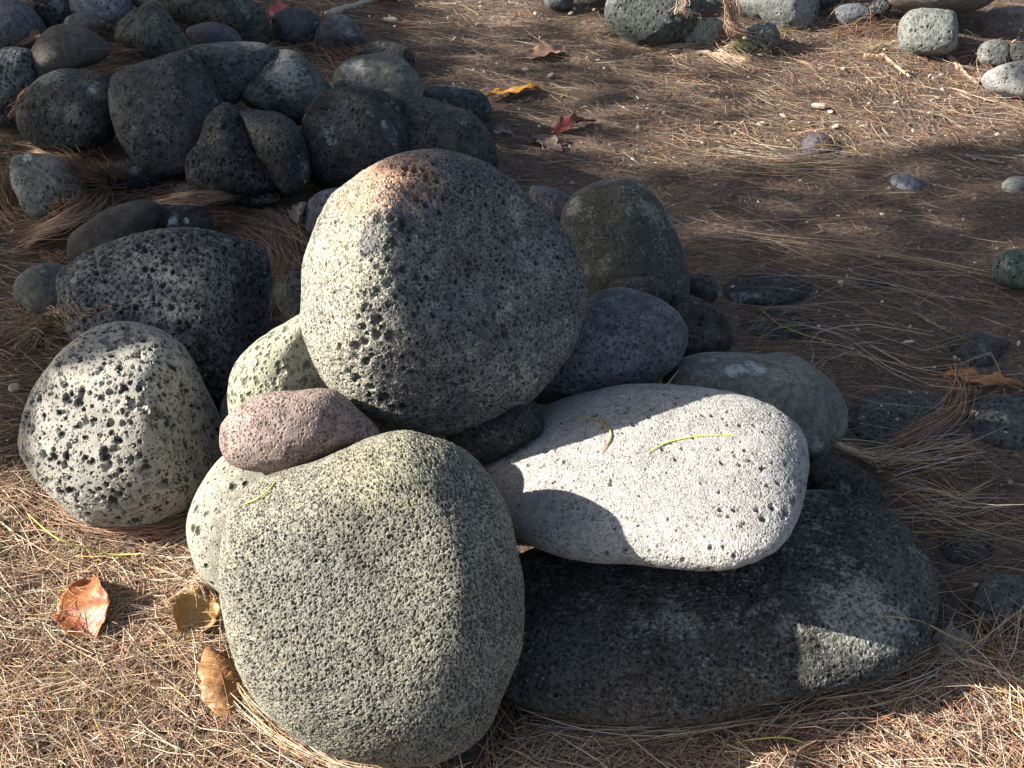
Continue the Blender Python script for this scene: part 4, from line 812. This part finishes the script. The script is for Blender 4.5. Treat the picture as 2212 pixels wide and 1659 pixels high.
single([(620, 205), (605, 240), (615, 290), (645, 350), (660, 395)], (.36, .32, .10), 'olive needle drooping over the smooth black sloping boulder', .0011)
single([(60, 1110), (120, 1165), (240, 1200), (320, 1195)], (.50, .50, .12), 'long yellow green needle curving through the lower left straw', .0012)
single([(1940, 1640), (2000, 1660), (2060, 1690)], (.35, .6, .08), 'bright green needle at the bottom edge', .0012)
single([(1500, 1645), (1600, 1600), (1700, 1590), (1800, 1630)], (.42, .42, .10), 'yellow green needle arching at the bottom right of the front boulder', .0011)
single([(1910, 1330), (1990, 1340), (2100, 1400), (2212, 1490)], (.40, .34, .12), 'long straw needle sweeping from the long boulder to the right edge', .0011)
single([(2140, 760), (2160, 800), (2170, 850)], (.36, .30, .12), 'short yellow needle standing over the triangular dark stone', .001)

CHIP = tint_mat('bark_chip', rough=.9, spec=.15, var=.5, bump=.001, f=300)
def chip_mesh(sx, sy, sz, k=9):
    V = []; r = .8 + .35 * rng.random(k)
    for lv, (zf, sc) in enumerate(((-.5, .8), (.1, 1.0), (.5, .75))):
        for i in range(k):
            a = 2 * math.pi * i / k; V.append((sx / 2 * r[i] * math.cos(a) * sc, sy / 2 * r[i] * math.sin(a) * sc, sz * (zf + .15 * rng.random())))
    F = []
    for lv in range(2):
        for i in range(k): i2 = (i + 1) % k; F.append((lv * k + i, lv * k + i2, (lv + 1) * k + i2, (lv + 1) * k + i))
    F.append(tuple(range(k))[::-1]); F.append(tuple(2 * k + i for i in range(k))); return np.array(V), F
def chip(label, px, py, sx, sy, sz, ang, col, cat='chip'):
    w = on_ground(px, py, lift=.004); V, F = chip_mesh(sx, sy, sz)
    o = mesh_obj('bark_chip', V, F, CHIP, smooth=False, loc=tuple(w + np.array([0, 0, sz * .4])), col=np.tile(np.array(col, float), (len(V), 1)))
    o.rotation_euler = (rng.normal() * .15, rng.normal() * .15, ang); tag(o, label, cat, 'pale chips in the litter')
chip('bleached white chip in the straw below the pumice boulder', 305, 1166, .052, .010, .005, -.12, (.75, .72, .66))
chip('grey white chip beside the standing red and orange leaf', 150, 1385, .030, .026, .014, .9, (.50, .47, .42))
chip('pale grey chip left of the sunlit strip', 1768, 232, .045, .020, .010, -.55, (.36, .32, .28))
chip('little white chip above the narrow dark stone', 1318 + 0, 607, .012, .008, .005, .2, (.6, .58, .55)) if False else None
chip('pale chip at the upper centre below the tan leaf', 1135, 152, .02, .015, .006, .3, (.45, .42, .38))
chip('two toned chip near the left end of the flat palm strip', 1190, 165, .025, .015, .006, .9, (.33, .28, .24))
chip('beige chip under the pale bleached stick', 845, 45, .045, .022, .008, .1, (.45, .38, .30))
chip('rounded beige chip at the left edge below the low grey stone', 32, 840, .022, .02, .008, .3, (.42, .35, .29))
chip('white fragment in litter above the narrow dark stone', 1815, 612, .012, .008, .006, .2, (.7, .69, .66))
chip('small white fragment on the shaded soil behind the pile', 1768, 707, .008, .006, .004, .2, (.62, .6, .58))
chip('pale oblong chip left of the triangular dark stone', 1962, 740, .024, .007, .004, -.1, (.55, .52, .47))
chip('light chip lying in the shade below the long boulder', 1618, 1600, .014, .018, .008, .2, (.55, .50, .44))
chip('slim pale chip in the needles of the lower right shade', 1848, 1545, .034, .008, .004, .3, (.52, .46, .40))
chip('round pale chip left of the slim one in the lower right shade', 1690, 1560 + 4, .018, .013, .006, .3, (.45, .38, .32))
chip('reddish lump of bark in the lower right straw', 1690, 1642, .045, .03, .016, .1, (.26, .18, .14))
# fine debris nobody could count
def debris(n, name, label, poly=None, size=(.003, .012), cols=((.45, .38, .31), (.3, .24, .19), (.6, .55, .48), (.16, .11, .09))):
    x, y = in_view(n * 2); k = not_on_rock(x, y, .02)
    if poly is not None:
        a, b_ = proj(np.stack([x, y, 0 * x], 1)) if False else (1106 + FPX * x / ((np.stack([x, y, 0 * x], 1) - CAM) @ FW), 829.5 - FPX * ((np.stack([x, y, 0 * x], 1) - CAM) @ E2) / ((np.stack([x, y, 0 * x], 1) - CAM) @ FW))
        k &= (a > poly[0]) & (a < poly[2]) & (b_ > poly[1]) & (b_ < poly[3])
    x, y = x[k][:n], y[k][:n]; V = []; F = []; col = []; cols = np.array(cols)
    for i in range(len(x)):
        s = size[0] + (size[1] - size[0]) * rng.random() ** 3; el = .3 + .6 * rng.random(); a = rng.random() * 3.14; kk = 5; b0 = len(V)
        z = hf(x[i:i + 1], y[i:i + 1], MATF)[0] + .004 + .008 * rng.random(); ca, sa = math.cos(a), math.sin(a); tl = rng.normal() * .3
        for zz, sc in ((-.18, 1), (.18, .7)):
            for q in range(kk):
                an = 2 * math.pi * q / kk; u_, v_ = s * math.cos(an) * sc * (.8 + .4 * rng.random()), s * el * math.sin(an) * sc
                V.append((x[i] + u_ * ca - v_ * sa, y[i] + u_ * sa + v_ * ca, z + zz * s + u_ * tl))
        for q in range(kk): F.append((b0 + q, b0 + (q + 1) % kk, b0 + kk + (q + 1) % kk, b0 + kk + q))
        F.append(tuple(b0 + kk + q for q in range(kk))); col += [cols[rng.integers(len(cols))] * (.7 + .6 * rng.random())] * (2 * kk)
    return tag(mesh_obj(name, V, F, CHIP, smooth=False, col=np.array(col)), label, kind='stuff')
debris(6500, 'litter_debris', 'fine pale flecks of bark and seed scattered in the needles', size=(.0018, .007), cols=((.32, .27, .22), (.22, .175, .14), (.45, .40, .34), (.12, .085, .07)))
debris(1200, 'litter_debris', 'sandy crumbs in the sunlit patch at the upper right', poly=(1500, 60, 2260, 330), size=(.0025, .010), cols=((.45, .37, .29), (.36, .29, .23), (.52, .44, .35)))
debris(420, 'litter_debris', 'pale crumbs at the top centre', poly=(960, -40, 1330, 90), size=(.004, .012), cols=((.55, .48, .40), (.45, .38, .31), (.62, .55, .47)))
debris(900, 'litter_debris', 'sandy soil crumbs in the lower right corner', poly=(1500, 1520, 2300, 1720), size=(.002, .008), cols=((.38, .30, .24), (.30, .24, .19), (.48, .40, .33)))

# ------------------------------------------------------------------ the tree whose crown shades the back (it stands left of the frame)
BARK = tint_mat('tree_bark', rough=.95, spec=.1, var=.6, bump=.01, f=18)
def shadow_xy(P): return P[:2] - L[:2] * (P[2] / L[2])
SHADE_LINE = np.array([(-6, 1.76), (-.84, 1.75), (-.5, 1.58), (-.36, 1.61), (-.27, 1.63), (-.15, 1.65), (-.05, 1.69), (.2, 1.82), (.54, 1.81), (.80, 1.86), (.86, 1.86), (.90, 1.66), (1.1, 1.60), (1.6, 1.42), (6, 1.35)])
def gp(px, py, z=0.0):
    return shadow_xy(at_z(px, py, z))
HOLES = []   # (polygon in shadow space, share of the light that gets through)
def hole(pts, a=1.0, z=0.0): P_ = np.array([gp(*q, z) for q in pts]); HOLES.append((P_.mean(0) + (P_ - P_.mean(0)) * 1.0 + 0 * P_, a)); w_ = P_ - P_.mean(0); HOLES[-1] = (P_ + w_ / (np.linalg.norm(w_, axis=1)[:, None] + 1e-6) * .035, a)
hole([(1360, 362), (1420, 300), (1560, 262), (1690, 280), (1800, 245), (1900, 225), (2000, 195), (2260, 175), (2260, 275), (2100, 288), (1980, 312), (1860, 330), (1720, 338), (1560, 365)])
hole([(1800, 105), (1900, 92), (2000, 118), (2110, 108), (2270, 130), (2270, 240), (2050, 235), (1900, 205), (1780, 150)], 1.0)
hole([(1640, 290), (1760, 60), (2270, 90), (2270, 250), (1900, 290)], .97)
hole([(1400, 330), (1480, 100), (1760, 60), (1640, 290)], .66)
hole([(820, -60), (1500, -60), (1500, 100), (1400, 340), (1150, 300), (980, 150)], .5)
hole([(1470, 95), (1570, 55), (1650, 70), (1640, 140), (1500, 135)], .9)
hole([(940, -20), (1300, -20), (1260, 60), (1010, 62)], .85)
hole([(1560, -60), (1800, -60), (1800, 60), (1600, 60)], .85, .12)
hole([(1940, -60), (2260, -60), (2260, 110), (1940, 110)], .85, .1)
hole([(-20, 200), (62, 175), (75, 215), (40, 310), (-20, 320)], 1.0, .1)
hole([(60, 95), (105, 85), (120, 150), (70, 175)], 1.0, .2)
hole([(-20, 55), (30, 55), (35, 110), (-20, 112)], .95, .12)
hole([(70, 150), (200, 140), (190, 165), (80, 205)], .97, .22)
def inside(q, P):
    r = False; j = len(P) - 1
    for i in range(len(P)):
        if ((P[i, 1] > q[1]) != (P[j, 1] > q[1])) and (q[0] < (P[j, 0] - P[i, 0]) * (q[1] - P[i, 1]) / (P[j, 1] - P[i, 1]) + P[i, 0]): r = not r
        j = i
    return r
trng = np.random.default_rng(5)
NL = 82000
gx_ = -3.0 + 6.6 * trng.random(NL); gy_ = 1.6 + 5.0 * trng.random(NL); s_ = 4.6 + 2.2 * trng.random(NL)
line = np.interp(gx_, SHADE_LINE[:, 0], SHADE_LINE[:, 1]); keep = gy_ > line + .03 + .02 * trng.random(NL)
for P_, a in HOLES:
    lo, hi = P_.min(0), P_.max(0); cand = np.where(keep & (gx_ > lo[0]) & (gx_ < hi[0]) & (gy_ > lo[1]) & (gy_ < hi[1]))[0]
    for i in cand:
        if inside((gx_[i], gy_[i]), P_) and trng.random() < a: keep[i] = False
dap = noise2(gx_, gy_, 3.2, 77); keep &= ~((dap > .62) & (trng.random(NL) < .35) & (gy_ > 2.5))
thin = (gx_ > -.1) & (gy_ > 2.15 + .25 * noise2(gx_, gy_, 1.5, 8)); keep &= ~(thin & (trng.random(NL) < .52 + .25 * noise2(gx_, gy_, 2.0, 9)))
gx_, gy_, s_ = gx_[keep], gy_[keep], s_[keep]; Pc = np.stack([gx_, gy_, 0 * gx_], 1) + L * s_[:, None]
# more crown on the far side, outside everything seen
ex = np.stack([-9.0 + 1.6 * trng.normal(size=2500), 3.4 + 1.4 * trng.normal(size=2500), 4.4 + .7 * trng.normal(size=2500)], 1)
sx_ = ex[:, 1] - L[1] * (ex[:, 2] / L[2]); sxx = ex[:, 0] - L[0] * (ex[:, 2] / L[2]); ex = ex[(sx_ > 2.2) & ((sxx < -1.6) | (sxx > 4.0))]
Pc = np.concatenate([Pc, ex]); n = len(Pc)
d1 = trng.normal(size=(n, 3)); d1[:, 2] -= .6; d1 /= np.linalg.norm(d1, axis=1)[:, None]; d2 = np.cross(d1, trng.normal(size=(n, 3))); d2 /= np.linalg.norm(d2, axis=1)[:, None]
ln = (.030 + .022 * trng.random(n))[:, None]; wd = ln * .45
V = np.stack([Pc - d1 * ln, Pc + d2 * wd, Pc + d1 * ln, Pc - d2 * wd], 1).reshape(-1, 3)
F = np.arange(n * 4).reshape(-1, 4)
tree = bpy.data.objects.new('shade_tree', None); C.objects.link(tree); tree.location = (-5.2, 2.05, 0)
tag(tree, 'needle leaved shade tree standing left of the boulders, outside the picture', 'tree')
LEAFM = tint_mat('green_foliage', rough=.6, spec=.3, var=.3, f=20)
mesh_obj('foliage', V - np.array([-5.2, 2.05, 0]), F, LEAFM, parent=tree, smooth=False, col=np.tile(np.array([.05, .08, .03]), (len(V), 1)) * (.7 + .6 * trng.random((len(V), 1))))['kind'] = 'stuff'
tp = np.array([(0, 0, -.1), (.05, .03, .8), (.0, .08, 1.8), (.1, .15, 2.8), (.2, .2, 3.9)]); ti = np.linspace(0, 4, 20)
S = np.stack([np.interp(ti, range(5), tp[:, k]) for k in range(3)], 1); tube('trunk', S, np.linspace(.19, .08, 20), BARK, col=(.13, .10, .085), sides=14, parent=tree, rough=.03)
for k, (ax_, ay_, az_) in enumerate([(2.2, .1, 3.0), (3.6, .25, 3.3), (2.6, .45, 3.6), (1.4, -.3, 3.4), (-1.4, 1.2, 4.6), (4.4, .1, 3.7)]):
    b0 = np.array([.05, .12, 2.2 + .2 * k]); e = np.array([ax_, ay_, az_]); tt = np.linspace(0, 1, 12)[:, None]
    S = b0 + (e - b0) * tt + np.array([0, 0, .25]) * np.sin(tt * 3.14); tube('branch', S, np.linspace(.05, .012, 12), BARK, col=(.13, .10, .085), sides=8, parent=tree)
